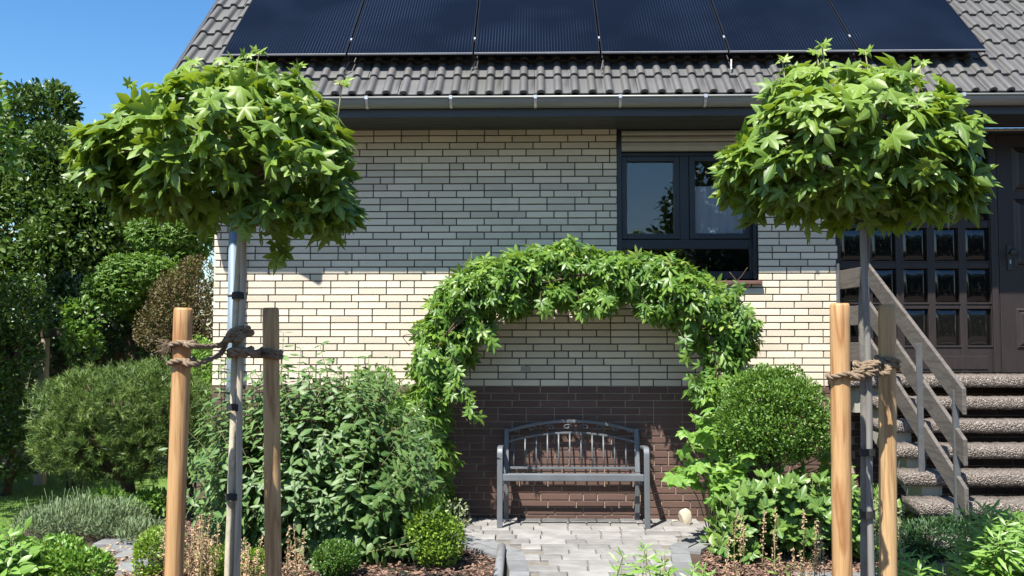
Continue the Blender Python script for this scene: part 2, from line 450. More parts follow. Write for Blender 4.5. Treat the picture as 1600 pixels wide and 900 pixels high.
# foliage
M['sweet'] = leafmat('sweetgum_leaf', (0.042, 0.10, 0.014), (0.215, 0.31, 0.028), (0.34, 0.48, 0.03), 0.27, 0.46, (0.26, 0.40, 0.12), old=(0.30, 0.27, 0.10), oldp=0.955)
M['vine'] = leafmat('vine_leaf', (0.05, 0.13, 0.018), (0.19, 0.31, 0.04), (0.28, 0.44, 0.04), 0.3, 0.42, (0.2, 0.32, 0.1), old=(0.30, 0.33, 0.08), oldp=0.95)
M['budd'] = leafmat('greygreen_leaf', (0.042, 0.105, 0.022), (0.135, 0.225, 0.055), (0.18, 0.30, 0.07), 0.25, 0.5, (0.22, 0.30, 0.17))
M['rhodo'] = leafmat('rhododendron_leaf', (0.045, 0.11, 0.02), (0.155, 0.255, 0.04), (0.17, 0.30, 0.04), 0.2, 0.4, (0.25, 0.35, 0.14), spec=0.45)
M['fig'] = leafmat('lobed_leaf', (0.10, 0.23, 0.03), (0.20, 0.34, 0.05), (0.30, 0.50, 0.05), 0.35, 0.5, (0.26, 0.40, 0.12))
M['box'] = leafmat('box_leaf', (0.045, 0.115, 0.018), (0.115, 0.215, 0.035), (0.15, 0.28, 0.03), 0.22, 0.35)
M['ballleaf'] = leafmat('fresh_box_leaf', (0.05, 0.125, 0.018), (0.17, 0.29, 0.04), (0.2, 0.34, 0.03), 0.24, 0.42)
M['lime'] = leafmat('lime_leaf', (0.13, 0.23, 0.025), (0.27, 0.39, 0.055), (0.28, 0.42, 0.04), 0.3, 0.4)
M['varieg'] = leafmat('variegated_leaf', (0.14, 0.2, 0.07), (0.40, 0.42, 0.24), (0.3, 0.35, 0.15), 0.25, 0.45)
M['bright'] = leafmat('bright_leaf', (0.10, 0.21, 0.03), (0.20, 0.34, 0.06), (0.26, 0.45, 0.04), 0.3, 0.4, (0.22, 0.36, 0.1))
M['treeA'] = leafmat('glossy_tree_leaf', (0.028, 0.07, 0.012), (0.135, 0.205, 0.045), (0.10, 0.18, 0.02), 0.2, 0.42, spec=0.4)
M['maple'] = leafmat('maple_leaf', (0.07, 0.15, 0.02), (0.14, 0.24, 0.035), (0.2, 0.36, 0.03), 0.3, 0.45)
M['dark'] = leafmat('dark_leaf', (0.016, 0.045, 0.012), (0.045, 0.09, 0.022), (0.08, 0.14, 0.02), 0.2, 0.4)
M['hedge'] = leafmat('hedge_leaf', (0.03, 0.075, 0.012), (0.10, 0.17, 0.025), (0.13, 0.22, 0.02), 0.22, 0.4)
M['brownleaf'] = leafmat('brown_leaf', (0.075, 0.06, 0.02), (0.14, 0.11, 0.035), (0.14, 0.12, 0.03), 0.2, 0.6)
M['pine'] = leafmat('pine_needle', (0.06, 0.12, 0.025), (0.18, 0.26, 0.05), (0.14, 0.2, 0.03), 0.15, 0.5)
M['lav'] = leafmat('lavender_leaf', (0.10, 0.155, 0.065), (0.19, 0.25, 0.125), (0.2, 0.25, 0.12), 0.2, 0.7)
M['tan'] = leafmat('dry_flower', (0.36, 0.22, 0.12), (0.56, 0.42, 0.25), (0.4, 0.28, 0.15), 0.25, 0.8)
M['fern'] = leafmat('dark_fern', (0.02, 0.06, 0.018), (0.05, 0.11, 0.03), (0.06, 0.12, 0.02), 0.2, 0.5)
M['grass'] = leafmat('grass_blade', (0.08, 0.16, 0.02), (0.15, 0.25, 0.03), (0.2, 0.34, 0.03), 0.25, 0.5)

# ---------------------------------------------------------------- leaf shapes (tip +y, normal +z)
def lobed(lobes, sinus=0.36, droop=0.35, fold=0.10, wside=0.345):
    V = [(0, 0, 0)]; rib = [1.0]; F = []
    n = len(lobes)
    def at(r, a, z): return (r * math.sin(a), r * math.cos(a), z)
    angs = [math.radians(a) for a, _ in lobes]
    bounds = [angs[0] - (angs[1] - angs[0]) / 2 - 0.15] + [(angs[i] + angs[i+1]) / 2 for i in range(n-1)] + [angs[-1] + (angs[-1] - angs[-2]) / 2 + 0.15]
    sid = []
    for bnd in bounds:
        sid.append(len(V)); V.append(at(sinus, bnd, -fold - droop * sinus**2)); rib.append(0.0)
    for i, (a, L) in enumerate(lobes):
        a = math.radians(a); w = wside * L
        mid = len(V); V.append(at(0.55 * L, a, 0.02 - droop * (0.55 * L)**2)); rib.append(1.0)
        tip = len(V); V.append(at(L, a, -droop * L * L)); rib.append(1.0)
        sl = len(V)
        cx, cy = 0.58 * L * math.sin(a), 0.58 * L * math.cos(a)
        ox, oy = -math.cos(a) * w * 0.62, math.sin(a) * w * 0.62
        V.append((cx + ox, cy + oy, -fold * 0.8 - droop * (0.58 * L)**2)); rib.append(0.0)
        sr = len(V); V.append((cx - ox, cy - oy, -fold * 0.8 - droop * (0.58 * L)**2)); rib.append(0.0)
        F += [(0, sid[i], sl, mid), (mid, sl, tip), (mid, tip, sr), (0, mid, sr, sid[i+1])]
    return (V, F, rib)
STAR = [lobed([(-108, .62), (-55, .88), (0, 1.0), (55, .88), (108, .62)], droop=d, fold=f) for d, f in ((0.25, 0.08), (0.45, 0.14), (0.6, 0.1), (0.1, 0.16))]
BIG = [lobed([(-95, .7), (-48, .92), (0, 1.0), (48, .92), (95, .7)], sinus=0.62, droop=d, fold=f, wside=0.5) for d, f in ((0.3, 0.06), (0.15, 0.1), (0.45, 0.08))]
def leaflet(V, F, rib, ox, oy, a, L, w, droop, fold=0.05):
    ca, sa = math.cos(a), math.sin(a); b = len(V)
    def pt(u, v, z): V.append((ox + u * ca + v * sa, oy - u * sa + v * ca, z))
    pt(0, 0, 0); rib.append(1)
    pt(-w, 0.42 * L, -fold - droop * 0.18 * L); rib.append(0)
    pt(0, 0.5 * L, -droop * 0.25 * L); rib.append(1)
    pt(w, 0.42 * L, -fold - droop * 0.18 * L); rib.append(0)
    pt(-0.72 * w, 0.72 * L, -fold - droop * 0.5 * L); rib.append(0)
    pt(0.72 * w, 0.72 * L, -fold - droop * 0.5 * L); rib.append(0)
    pt(0, L, -droop * L); rib.append(1)
    F += [(b, b+1, b+2), (b, b+2, b+3), (b+1, b+4, b+2), (b+2, b+5, b+3), (b+4, b+6, b+2), (b+2, b+6, b+5)]
def palm(n=5, spread=95, w=0.17, droop=0.45, base=0.05):
    V, F, rib = [], [], []
    for i in range(n):
        t = -1 + 2 * i / (n - 1); a = math.radians(spread * t)
        leaflet(V, F, rib, base * math.sin(a), base * math.cos(a), a, 1.0 - 0.28 * abs(t), w, droop * (0.8 + 0.3 * math.sin(i * 2.3)))
    return (V, F, rib)
PALM = [palm(5, 105, .165, .3), palm(5, 90, .15, .5), palm(5, 115, .17, .15)]
def lance(w=0.17, droop=0.3, fold=0.06):
    V, F, rib = [], [], []; leaflet(V, F, rib, 0, 0, 0, 1.0, w, droop, fold); return (V, F, rib)
LANCE = [lance(.19, .3), lance(.22, .5), lance(.17, .15)]
BROAD = [lance(.24, .15, .08), lance(.27, .3, .1), lance(.22, .05, .08)]
NARROW = [lance(.085, .35, .02), lance(.10, .2, .02)]
OVAL = [([(0,0,0), (-.3,.5,-.06), (0,1,-.12), (.3,.5,-.06)], [(0,1,2), (0,2,3)], [1,0,1,0])]
OVAL2 = [([(0,0,0), (-.26,.35,.03), (-.22,.75,-.02), (0,1,-.16), (.22,.75,-.02), (.26,.35,.03), (0,.5,-.07)],
          [(0,1,6), (1,2,6), (2,3,6), (3,4,6), (4,5,6), (5,0,6)], [1,0,0,1,0,0,1])]
NEEDLE = [([(-.02,0,0), (.02,0,0), (0,1,-.05)], [(0,1,2)], [0,0,1]), ([(0,0,-.02), (0,0,.02), (.03,1,-.03)], [(0,1,2)], [0,0,1])]
BLADE = [([(-.06,0,0), (.06,0,0), (.04,.6,.05), (-.04,.6,.05), (0,1,.2)], [(0,1,2,3), (3,2,4)], [0,0,0,0,0])]

# ---------------------------------------------------------------- foliage builders
def Bl(px, py, Y, rx, ry, rd=None):
    c = P(px, py, Y); s = S(Y)
    return (np.array(c), np.array([rx / s, (rd if rd else 0.8 * (rx + ry) / 2 / s), ry / s]))
def sphere_dirs(n):
    d = rng.normal(size=(n, 3)); return norm(d)
def subclump(blobs, k, frac=0.38):
    """bumps all over each blob, so the outline is uneven"""
    out = []
    for c, r in blobs:
        kk = max(6, int(k * (r.mean() if True else 1)))
        for d in sphere_dirs(kk):
            rr = r.mean() * frac * rng.uniform(0.55, 1.25)
            out.append((c + d * r * rng.uniform(0.62, 0.95), np.array([rr, rr, rr * 0.85])))
    return out
def shell_points(blobs, n, inner=0.55, power=0.4):
    vol = np.array([(r[0] * r[1] + r[1] * r[2] + r[0] * r[2]) for c, r in blobs]); vol /= vol.sum()
    cnt = rng.multinomial(n, vol)
    Ps, Ns = [], []
    for (c, r), m in zip(blobs, cnt):
        d = sphere_dirs(m)
        k = inner + (1.06 - inner) * rng.random(m) ** power
        Ps.append(c + d * r * k[:, None]); Ns.append(norm(d / r))
    return np.concatenate(Ps), np.concatenate(Ns)
def leaf_frames(p, n, size, out=0.7, upw=0.2, jit=0.5, nup=0.6, nout=0.4, njit=0.4, smin=0.7, smax=1.2):
    m = len(p); up = np.array([0, 0, 1.0])
    tip = n * out + up * upw + rng.normal(size=(m, 3)) * jit
    nr = up * nup + n * nout + rng.normal(size=(m, 3)) * njit
    return frames(tip, nr, size * rng.uniform(smin, smax, m))
def front_order(T, root_depth=0):
    """the pieces nearest the viewer and outermost first"""
    d = np.linalg.norm(T - np.array(CAM), axis=1)
    return np.argsort(d)
def bush(name, label, cat, blobs, n, tmpl, size, mat, group=None, clumps=14, frac=0.38, nobj=0, base=None, stems=6, stemr=0.012, stemmat='darkbark',
         leafname='leaf', inner=0.5, power=0.4, cut=True, stemname='stem', stemtop=0.75, trunk=None, **kw):
    allb = blobs + (subclump(blobs, clumps, frac) if clumps else [])
    p, nn = shell_points(allb, n, inner, power)
    if cut:
        ok = p[:, 2] > 0.01; p, nn = p[ok], nn[ok]
    R = leaf_frames(p, nn, size, **kw)
    t = rng.random(len(p)); tid = rng.integers(0, len(tmpl), len(p))
    cen = np.mean([b[0] for b in blobs], axis=0)
    if base is None: base = (cen[0], cen[1], 0)
    root = empty(name, base, label, cat, group)
    if trunk:
        (tr, trm, pts) = trunk
        mb = MB(); mb.tube(curve(pts, 5), [tr * (1 - 0.5 * i / (len(pts) * 5)) for i in range((len(pts) - 1) * 5 + 1)], 10)
        mb.build('trunk', M[trm], root)
    if stems:
        mb = MB()
        top = Vector(trunk[2][-1]) if trunk else Vector(base)
        for k in range(stems):
            c, r = allb[rng.integers(0, len(allb))]
            e = Vector(c + (c - cen) * 0.0); b0 = top + Vector((random.uniform(-.04, .04), random.uniform(-.04, .04), 0)) * (0 if trunk else 1.5)
            mid = b0.lerp(e, 0.5) + Vector((random.uniform(-.1, .1), random.uniform(-.1, .1), 0.05)) * (e - b0).length
            mb.tube(curve([b0, mid, b0.lerp(e, 1.0)], 4), [stemr * (1 - 0.08 * i) for i in range(9)], 5)
        mb.build('branch' if trunk else stemname, M[stemmat], root, kind='stuff' if stems > 3 else None)
    order = front_order(p) if nobj else np.arange(len(p))
    pieces(root, leafname, tmpl, mat, R, p, t, nobj, order, 'foliage', tid)
    return root
def sprigs(name, label, cat, specs, tmpl, mat, leaf, gap, group=None, base=None, pair=2, stemr=0.006, stemmat='twig', start=0.2, droop=0.2, nobj=0, whorl_top=0, smin=0.6, tail=0.5, arch=0.0, face=.9):
    """stems from specs [(base, tip)], leaves set along each"""
    Ts, tips, nrs, sz = [], [], [], []
    bc = sum((Vector(s_[0]) for s_ in specs), Vector()) / len(specs)
    mb = MB()
    for b0, e in specs:
        b0 = Vector(b0); e = Vector(e); L = (e - b0).length
        mid = b0.lerp(e, 0.5) + Vector((random.uniform(-1, 1), random.uniform(-1, 1), 0)) * 0.07 * L + Vector((0, 0, arch * L))
        c = curve([b0, mid, e], 6)
        mb.tube(c, [stemr * (1 - 0.6 * i / 12) for i in range(13)], 5, cap=False)
        k = max(2, int(L * (1 - start) / gap)); ph = random.uniform(0, 6.28)
        for i in range(k + 1):
            u = start + (1 - start) * i / k
            x = u * 12; j = min(11, int(x)); q = c[j].lerp(c[j+1], x - j); d = (c[j+1] - c[j]).normalized()
            a = Vector((1, 0, 0)) if abs(d.x) < 0.8 else Vector((0, 1, 0))
            s1 = d.cross(a).normalized(); s2 = d.cross(s1)
            nl = whorl_top if (whorl_top and i == k) else pair
            ph += 1.57 if pair == 2 else 2.4
            for w in range(nl):
                t = ph + 2 * math.pi * w / nl + random.uniform(-.3, .3)
                o = s1 * math.cos(t) + s2 * math.sin(t)
                tp = o * (1.0 if i < k else 0.75) + d * (0.55 if i < k else 0.8) + Vector((0, 0, -droop + random.uniform(-.2, .2)))
                Ts.append(q); tips.append(tp); ow = Vector((q.x - bc.x, q.y - bc.y - .25, 0)).normalized(); nrs.append(d * .55 + Vector((0, 0, .45)) + ow * face + Vector((random.uniform(-.4, .4), random.uniform(-.4, .4), 0)))
                sz.append(leaf * (1 - (1 - tail) * max(0, u - 0.6) / 0.4) * random.uniform(smin, 1.15))
    T = np.array([tuple(t) for t in Ts]); R = frames(np.array([tuple(t) for t in tips]), np.array([tuple(t) for t in nrs]), np.array(sz))
    if base is None:
        b = sum((Vector(s[0]) for s in specs), Vector()) / len(specs); base = (b.x, b.y, 0)
    root = empty(name, base, label, cat, group)
    mb.build('stem', M[stemmat], root, kind='stuff' if len(specs) > 3 else None)
    pieces(root, 'leaf', tmpl, mat, R, T, rng.random(len(T)), nobj, front_order(T), 'foliage', rng.integers(0, len(tmpl), len(T)), smooth=True)
    return root

# ================================================================ SETTING: ground
def sheet(name, pts, z, mat, thick=0.0):
    mb = MB(); n = len(pts)
    mb.add([(x, y, z) for x, y in pts], [tuple(range(n))])
    o = mb.build(name, mat); tag(o, kind='structure'); return o
sheet('ground', [(-200, -200), (200, -200), (200, 300), (-200, 300)], 0.0, M['soil'])
sheet('lawn', [(-14, -0.9), (-4.9, -0.9), (-4.1, -0.2), (-3.9, 1.2), (-3.7, 12), (-14, 12)], 0.004, M['lawn'])
Tg = np.stack([rng.uniform(-9, -3.9, 26000), rng.uniform(-0.8, 5, 26000), np.zeros(26000)], 1)
ok = (Tg[:, 0] < -4.9 + np.clip(Tg[:, 1] + 0.9, 0, 0.7) * 1.1) ; Tg = Tg[ok]
Rg = frames(np.array([0, 0, 1.0]) + rng.normal(size=Tg.shape) * 0.35, rng.normal(size=Tg.shape), rng.uniform(.03, .06, len(Tg)))
_V, _F, _r = BLADE[0]
def loose(name, tmpl, mat, R, T, tint, smooth=False):
    """a mass nobody could count, one top-level object"""
    h = bpy.data.objects.new('holder', None)
    made = pieces(h, name, tmpl, mat, R, T, tint, 0, None, name, rng.integers(0, len(tmpl), len(T)), smooth)
    bpy.data.objects.remove(h)
    o = made[-1]; o.parent = None; return o
o = loose('grass', BLADE, M['grass'], Rg, Tg, rng.random(len(Tg))); tag(o, 'short lawn grass left of the house, beyond the lavender', 'grass', kind='stuff')

# ---- patio and path of pavers
def chamfer_box(w, d, h, c=0.006, jag=0.0):
    """a block w x d x h, top at z=0, centred in plan, chamfered top edge"""
    V = []
    for (ix, z) in ((0, -h), (0, -c), (c, 0)):
        for sx, sy in ((-1,-1),(1,-1),(1,1),(-1,1)):
            V.append((sx * (w/2 - ix) + random.uniform(-jag, jag), sy * (d/2 - ix) + random.uniform(-jag, jag), z))
    F = [(8,9,10,11)]
    for l in (0, 4):
        for k in range(4): F.append((l+k, l+(k+1)%4, l+4+(k+1)%4, l+4+k))
    return (V, F, [0.0] * 12)
PAVE = [chamfer_box(1, 1, 1) for _ in range(1)]
pav_t = []
for w in (0.16, 0.20, 0.24, 0.28):
    for _ in range(2): pav_t.append(chamfer_box(w - 0.007, 0.175 - 0.007, 0.06, 0.008, 0.0035))
pw = [0.16, 0.16, 0.20, 0.20, 0.24, 0.24, 0.28, 0.28]
def inside(poly, x, y):
    c = False; n = len(poly)
    for i in range(n):
        x1, y1 = poly[i]; x2, y2 = poly[(i+1) % n]
        if (y1 > y) != (y2 > y) and x < (x2-x1)*(y-y1)/(y2-y1)+x1: c = not c
    return c
gl = [G(722, 815), G(722, 843), G(772, 853), G(818, 869), G(828, 900)]
gr = [G(1112, 815), G(1108, 830), G(1084, 842), G(1046, 860), G(1052, 900)]
poly = [(p.x, p.y) for p in gl] + [(gl[-1].x, -3.6), (gr[-1].x, -4.05)] + [(p.x, p.y) for p in reversed(gr)]
poly = [(poly[0][0], -0.003)] + poly[1:]; poly[-1] = (poly[-1][0], -0.003)
o = sheet('patio', poly, 0.012, M['grout'])
T, R, tid = [], [], []
y = -0.093
row = 0
while y > -3.5:
    x = -1.2 + random.uniform(0, 0.2)
    while x < 2.2:
        k = random.randrange(8); w = pw[k]
        cx = x + w / 2
        if all(inside(poly, cx + a * w * 0.12, y + b * 0.03) for a in (-1, 1) for b in (-1, 1)):
            a = random.uniform(-.012, .012)
            T.append((cx, y, 0.034 + random.uniform(-.003, .003))); tid.append(k)
            ca, sa = math.cos(a), math.sin(a); tl = random.uniform(-.01, .01)
            R.append([[ca, -sa, 0], [sa, ca, 0], [tl, random.uniform(-.01, .01), 1]])
        x += w
    y -= 0.175; row += 1
T, R = np.array(T), np.array(R)
pieces(o, 'paver', pav_t, M['paver'], R, T, rng.random(len(T)), 300, np.argsort(-T[:, 1]), 'paver_field', np.array(tid))
# cross path along the front
cp = [(-4.5, -4.6), (4.5, -4.6), (4.5, -3.65), (-4.5, -3.65)]
cross = sheet('front_path', [(1.75, -4.2), (4.6, -4.2), (4.6, -2.02), (1.75, -1.88)], 0.010, M['grout'])
kt = [chamfer_box(0.295, 0.195, 0.06, 0.006, 0.002)]
T = [(1.9 + 0.3 * i + 0.15 * (j % 2), -2.0 - 0.2 * j, 0.03) for i in range(9) for j in range(7)]
T = np.array(T); pieces(cross, 'paving_slab', kt, M['kerb'], np.tile(np.eye(3), (len(T), 1, 1)), T, rng.random(len(T)), 300)
# left stepping slabs
lp = sheet('side_path', [tuple(G(140, 860)[:2]), tuple(G(165, 846)[:2]), tuple(G(262, 850)[:2]), tuple(G(262, 905)[:2]), tuple(G(150, 905)[:2])], 0.010, M['grout'])
T = []
for (px, py) in ((172, 853), (206, 852), (238, 853), (188, 862), (224, 862), (205, 872), (236, 873), (215, 884), (243, 886), (200, 893)):
    q = G(px, py); T.append((q.x, q.y, 0.035 + random.uniform(-.004, .004)))
T = np.array(T)
Rr = []
for _ in T:
    a = random.uniform(-.15, .15); Rr.append([[math.cos(a) * .62, -math.sin(a), 0], [math.sin(a) * .62, math.cos(a), 0], [0, 0, 1]])
pieces(lp, 'paving_slab', kt, M['kerb'], np.array(Rr), T, rng.random(len(T)), 300)

# kerb blocks edging the patio
def kerb_line(name, pts, w, L, label_root):
    T, R = [], []
    for a, b in zip(pts[:-1], pts[1:]):
        a = Vector((a[0], a[1], 0)); b = Vector((b[0], b[1], 0)); d = (b - a); n = max(1, round(d.length / L)); d.normalize()
        for i in range(n):
            p = a.lerp(b, (i + 0.5) / n); T.append((p.x, p.y, 0.038 + random.uniform(-.003, .003)))
            l = (b - a).length / n - 0.008
            R.append([[d.x * l, -d.y * w, 0], [d.y * l, d.x * w, 0], [0, 0, 1]])
    o = sheet(name, [(T[0][0]-.03, T[0][1]-.03), (T[0][0]+.03, T[0][1]-.03), (T[0][0]+.03, T[0][1]+.03), (T[0][0]-.03, T[0][1]+.03)], 0.008, M['grout'])
    T = np.array(T); R = np.array(R)
    pieces(o, 'kerb_block', [KB], M['kerb'], R, T, rng.random(len(T)), 300)
    return o
KB = chamfer_box(1, 1, 0.10, 0.02)
def shift(pts, dx, dy=0): return [(p.x + dx, p.y + dy) for p in pts]
kerb_line('patio_edging', shift(gl[1:], -0.07, -0.02) + [(gl[-1].x - 0.07, -3.4)], 0.14, 0.3, None)
kerb_line('patio_edging', shift(gl[1:4], -0.16, -0.13), 0.11, 0.3, None)
kerb_line('patio_edging', shift(gr[1:], 0.07, -0.02) + [(gr[-1].x + 0.07, -3.4)], 0.14, 0.3, None)
kerb_line('patio_edging', shift(gr[1:4], 0.17, -0.12), 0.10, 0.3, None)
# round topped palisade lying at the bed edge
a = G(784, 866); mb = MB()
mb.tube([(a.x, a.y, 0.02), (a.x, a.y - 0.03, 0.06), (a.x + .01, a.y - 1.2, 0.06)], [0.03, 0.032, 0.032], 14)
o = mb.build('edging_rod', M['kerb'], tint=0.5); tag(o, 'round grey concrete edging rod lying beside the paved path', 'edging')

# mulch chips
def chips(name, label, poly, n):
    xs = [p[0] for p in poly]; ys = [p[1] for p in poly]
    T = []
    while len(T) < n:
        x, y = random.uniform(min(xs), max(xs)), random.uniform(min(ys), max(ys))
        if inside(poly, x, y): T.append((x, y, random.uniform(0.004, 0.03)))
    T = np.array(T); tip = rng.normal(size=(n, 3)) * [1, 1, .25]; nr = np.array([0, 0, 1.0]) + rng.normal(size=(n, 3)) * .35
    R = frames(tip, nr, np.stack([rng.uniform(.3, .7, n), rng.uniform(.7, 1.6, n), np.ones(n)], 1))
    o = loose(name, [([(-.012,-.015,0), (.012,-.015,.002), (.010,.015,0), (-.010,.013,.003), (0,0,-.006)], [(0,1,2,3), (0,4,1), (1,4,2)], [0]*5)], M['mulch'], R, T, rng.random(n))
    tag(o, label, 'mulch', kind='stuff')
chips('bark_mulch', 'reddish bark mulch spread left of the paved path', [(-3.2, -0.02), (-0.62, -0.02), (gl[1].x - .2, gl[1].y), (gl[2].x - .12, gl[2].y - .15), (gl[3].x - .2, gl[3].y), (gl[4].x - .15, -2.6), (-3.2, -2.6)], 9000)
chips('bark_mulch', 'reddish bark mulch spread right of the paved path beside the bench', [(gr[0].x + .05, -0.02), (2.7, -0.02), (2.7, -1.86), (gr[4].x + .1, -2.4), (gr[3].x + .25, gr[3].y), (gr[1].x + .25, gr[1].y)], 7000)
# fallen dry petals on the ground bottom left
n = 900
T = np.stack([rng.uniform(-3.3, -2.2, n), rng.uniform(-2.4, -0.9, n), rng.uniform(.01, .05, n)], 1)
o = loose('leaf_litter', OVAL, M['tan'], frames(rng.normal(size=(n, 3)) * [1, 1, .3], np.array([0, 0, 1.0]) + rng.normal(size=(n, 3)) * .4, rng.uniform(.015, .035, n)), T, rng.random(n))
tag(o, 'dry tan petals littering the soil around the stepping slabs', 'leaf litter', kind='stuff')

# ================================================================ HOUSE
XL = P(332, 560, 0).x; XD = P(1308.5, 400, 0).x; XR = XD + 2.6
WX0, WX1 = P(964.5, 320, 0).x, P(1183.5, 320, 0).x
ZT = 3.5; ZP = 19 * 0.0625; ZW0 = P(1080, 437, 0).z; ZW1 = ZT
ZL = 1.30
house = empty('brick_house', (XL, 0, 0), 'cream brick house with brown brick base and grey tiled roof', 'house')
# wall body (joint colour) 12 mm behind the brick faces
YB = 0.012
mb = MB()
mb.box(XL + .01, WX0 - .004, YB, 0.36, ZP, ZT); mb.box(WX1 + .004, XD - .006, YB, 0.36, ZP, ZT)
mb.box(WX0 - .004, WX1 + .004, YB, 0.36, ZP, ZW0 - .045)
wall = mb.build('wall', M['mortar'], house)
mb = MB(); mb.box(XL + .01, XD - .006, YB, 0.36, -0.1, ZP)
plinth = mb.build('plinth', M['mortar_tan'], house)
mb = MB(); mb.box(XL + .01, XL + .3, 0.36, 8.0, -0.1, 3.6)
mb.add([(XL + .012, .0, 3.5), (XL + .012, 8, 3.5), (XL + .012, 4.0, 7.1)], [(0, 2, 1)])
mb.box(XL + .3, XR, 7.8, 8.0, -0.1, 3.6)
side = mb.build('side_wall', M['mortar'], house)
def brick_t(L, H=0.052, Dp=0.035, c=0.0025):
    V = []
    for ix, y in ((0, Dp), (0, c), (c, 0)):
        for sx, sz in ((-1,-1),(1,-1),(1,1),(-1,1)):
            V.append((sx * (L/2 - ix), y, sz * (H/2 - ix)))
    F = [(8,9,10,11)]
    for l in (0, 4):
        for k in range(4): F.append((l+k, l+(k+1)%4, l+4+(k+1)%4, l+4+k))
    return (V, F, [0.0] * 12)
BT = [brick_t(0.24), brick_t(0.115)]
def lay(parent, mat, zrows, spans_of, vis, restname):
    T, R, tid = [], [], []
    for z0 in zrows:
        off = random.choice((0, .0625, .125, .1875)) ; x = XL - off
        cells = []
        while x < XD + .3:
            L = 0.125 if random.random() < 0.14 else 0.25
            cells.append((x, x + L - 0.01)); x += L
        for s0, s1 in spans_of(z0):
            for a, b in cells:
                a2, b2 = max(a, s0), min(b, s1)
                if b2 - a2 < 0.035: continue
                L = b2 - a2; k = 0 if L > 0.15 else 1; sc = L / (0.24 if k == 0 else 0.115)
                tw = random.uniform(-.004, .004)
                T.append(((a2 + b2) / 2, random.uniform(-.0015, .0015), z0 + 0.031)); tid.append(k)
                R.append([[sc, 0, 0], [tw, 1, random.uniform(-.015, .015)], [random.uniform(-.002, .002), 0, 1]])
    T = np.array(T); R = np.array(R); tid = np.array(tid)
    order = np.argsort(vis(T) + tid * 0.3)
    pieces(parent, 'brick', BT, mat, R, T, rng.random(len(T)), 300, order, restname, tid)
def spans_cream(z):
    if z + .0625 > ZW0 + .02: return [(XL, WX0 - .004), (WX1 + .004, XD)]
    return [(XL, XD)]
zc = [ZP + .0625 * k for k in range(37)]
cx0 = P(760, 300, 0).x
lay(wall, M['cream'], zc, spans_cream, lambda T: np.abs(T[:, 0] - cx0) * 0.55 + np.abs(T[:, 2] - 2.7) * 0.6 + ((T[:, 2] < 1.5) & (np.abs(T[:, 0] - .3) > 1.3)) * 1, 'brick_field')
cx1 = P(905, 700, 0).x
lay(plinth, M['brown'], [.0625 * k for k in range(19)], lambda z: [(XL, XD)], lambda T: np.abs(T[:, 0] - cx1), 'brick_field')
# side face bricks (one mesh)
T = np.array([(XL, 0.13 + 0.25 * i + 0.125 * (k % 2), 0.0625 * k + 0.031) for i in range(31) for k in range(56)])
Rs = np.tile(np.array([[0, 1, 0], [-1, 0, 0], [0, 0, 1.0]]), (len(T), 1, 1))
pieces(side, 'brick', BT, M['cream'], Rs, T, rng.random(len(T)), 0, None, 'brick_field')
# small grey vent brick under the arch
vp = P(821.5, 577, 0); mb = MB(); mb.box(vp.x - .043, vp.x + .043, -.004, .01, vp.z - .024, vp.z + .024)
mb.build('vent_cover', M['beam'], house, bevel=.002)

# ---- window
yf = 0.10
ztop = P(1080, 236, yf).z
win = MB()
def frame_rect(mb, x0, x1, z0, z1, w, y0, y1, wb=None):
    wb = wb or w
    mb.box(x0, x0 + w, y0, y1, z0, z1); mb.box(x1 - w, x1, y0, y1, z0, z1)
    mb.box(x0 + w, x1 - w, y0, y1, z0, z0 + wb); mb.box(x0 + w, x1 - w, y0, y1, z1 - w, z1)
def Z(py, Y=yf): return P(1080, py, Y).z
def X(px, Y=yf): return P(px, 320, Y).x
zb = Z(436)
frame_rect(win, WX0, WX1, zb, ztop, 0.045, yf, yf + 0.08)
zm0, zm1 = Z(389), Z(374)
win.box(WX0 + .045, WX1 - .045, yf + .002, yf + .078, zm0, zm1)
xm0, xm1 = X(1062), X(1077)
win.box(xm0, xm1, yf + .003, yf + .076, zm1, ztop - .045)
window = win.build('window', M['frame'], house, bevel=.004)
mb = MB(); frame_rect(mb, WX0 + .047, xm0 - .002, zm1 + .002, ztop - .047, 0.05, yf - .012, yf + .05)
mb.build('sash', M['frame'], window, bevel=.005)
mb = MB(); frame_rect(mb, xm1 + .002, WX1 - .047, zm1 + .002, ztop - .047, 0.05, yf - .012, yf + .05)
mb.build('sash', M['frame'], window, bevel=.005)
mb = MB(); mb.box(WX0 + .046, WX1 - .046, yf + .01, yf + .03, zb + .046, Z(424)); mb.build('glazing_bead', M['frame'], window)
for (a, b, c, d) in ((WX0 + .09, xm0 - .045, zm1 + .045, ztop - .09), (xm1 + .045, WX1 - .09, zm1 + .045, ztop - .09), (WX0 + .04, WX1 - .04, zb + .04, zm0 + .004)):
    mb = MB(); mb.box(a, b, yf + .02, yf + .026, c, d); mb.build('pane', M['glass'], window)
mb = MB()                                              # curtain behind the right casement, below the dark upper part
xa, xb, za, zc_ = xm1 + .05, WX1 - .1, zm1 + .05, Z(290)
nn_ = 40
Vc = [(xa + (xb - xa) * i / nn_, yf + .05 + .008 * math.sin(i * 0.9), z) for z in (za - .05, zc_) for i in range(nn_ + 1)]
mb.add(Vc, [(i, i + 1, nn_ + 2 + i, nn_ + 1 + i) for i in range(nn_)], True); mb.build('curtain', M['curtain'], window)
mb = MB()                                              # blind behind the left casement
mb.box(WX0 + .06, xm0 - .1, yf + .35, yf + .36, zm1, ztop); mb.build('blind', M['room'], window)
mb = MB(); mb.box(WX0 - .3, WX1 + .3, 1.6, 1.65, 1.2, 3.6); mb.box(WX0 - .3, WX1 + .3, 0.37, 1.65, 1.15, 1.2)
mb.build('room_wall', M['room'], house)
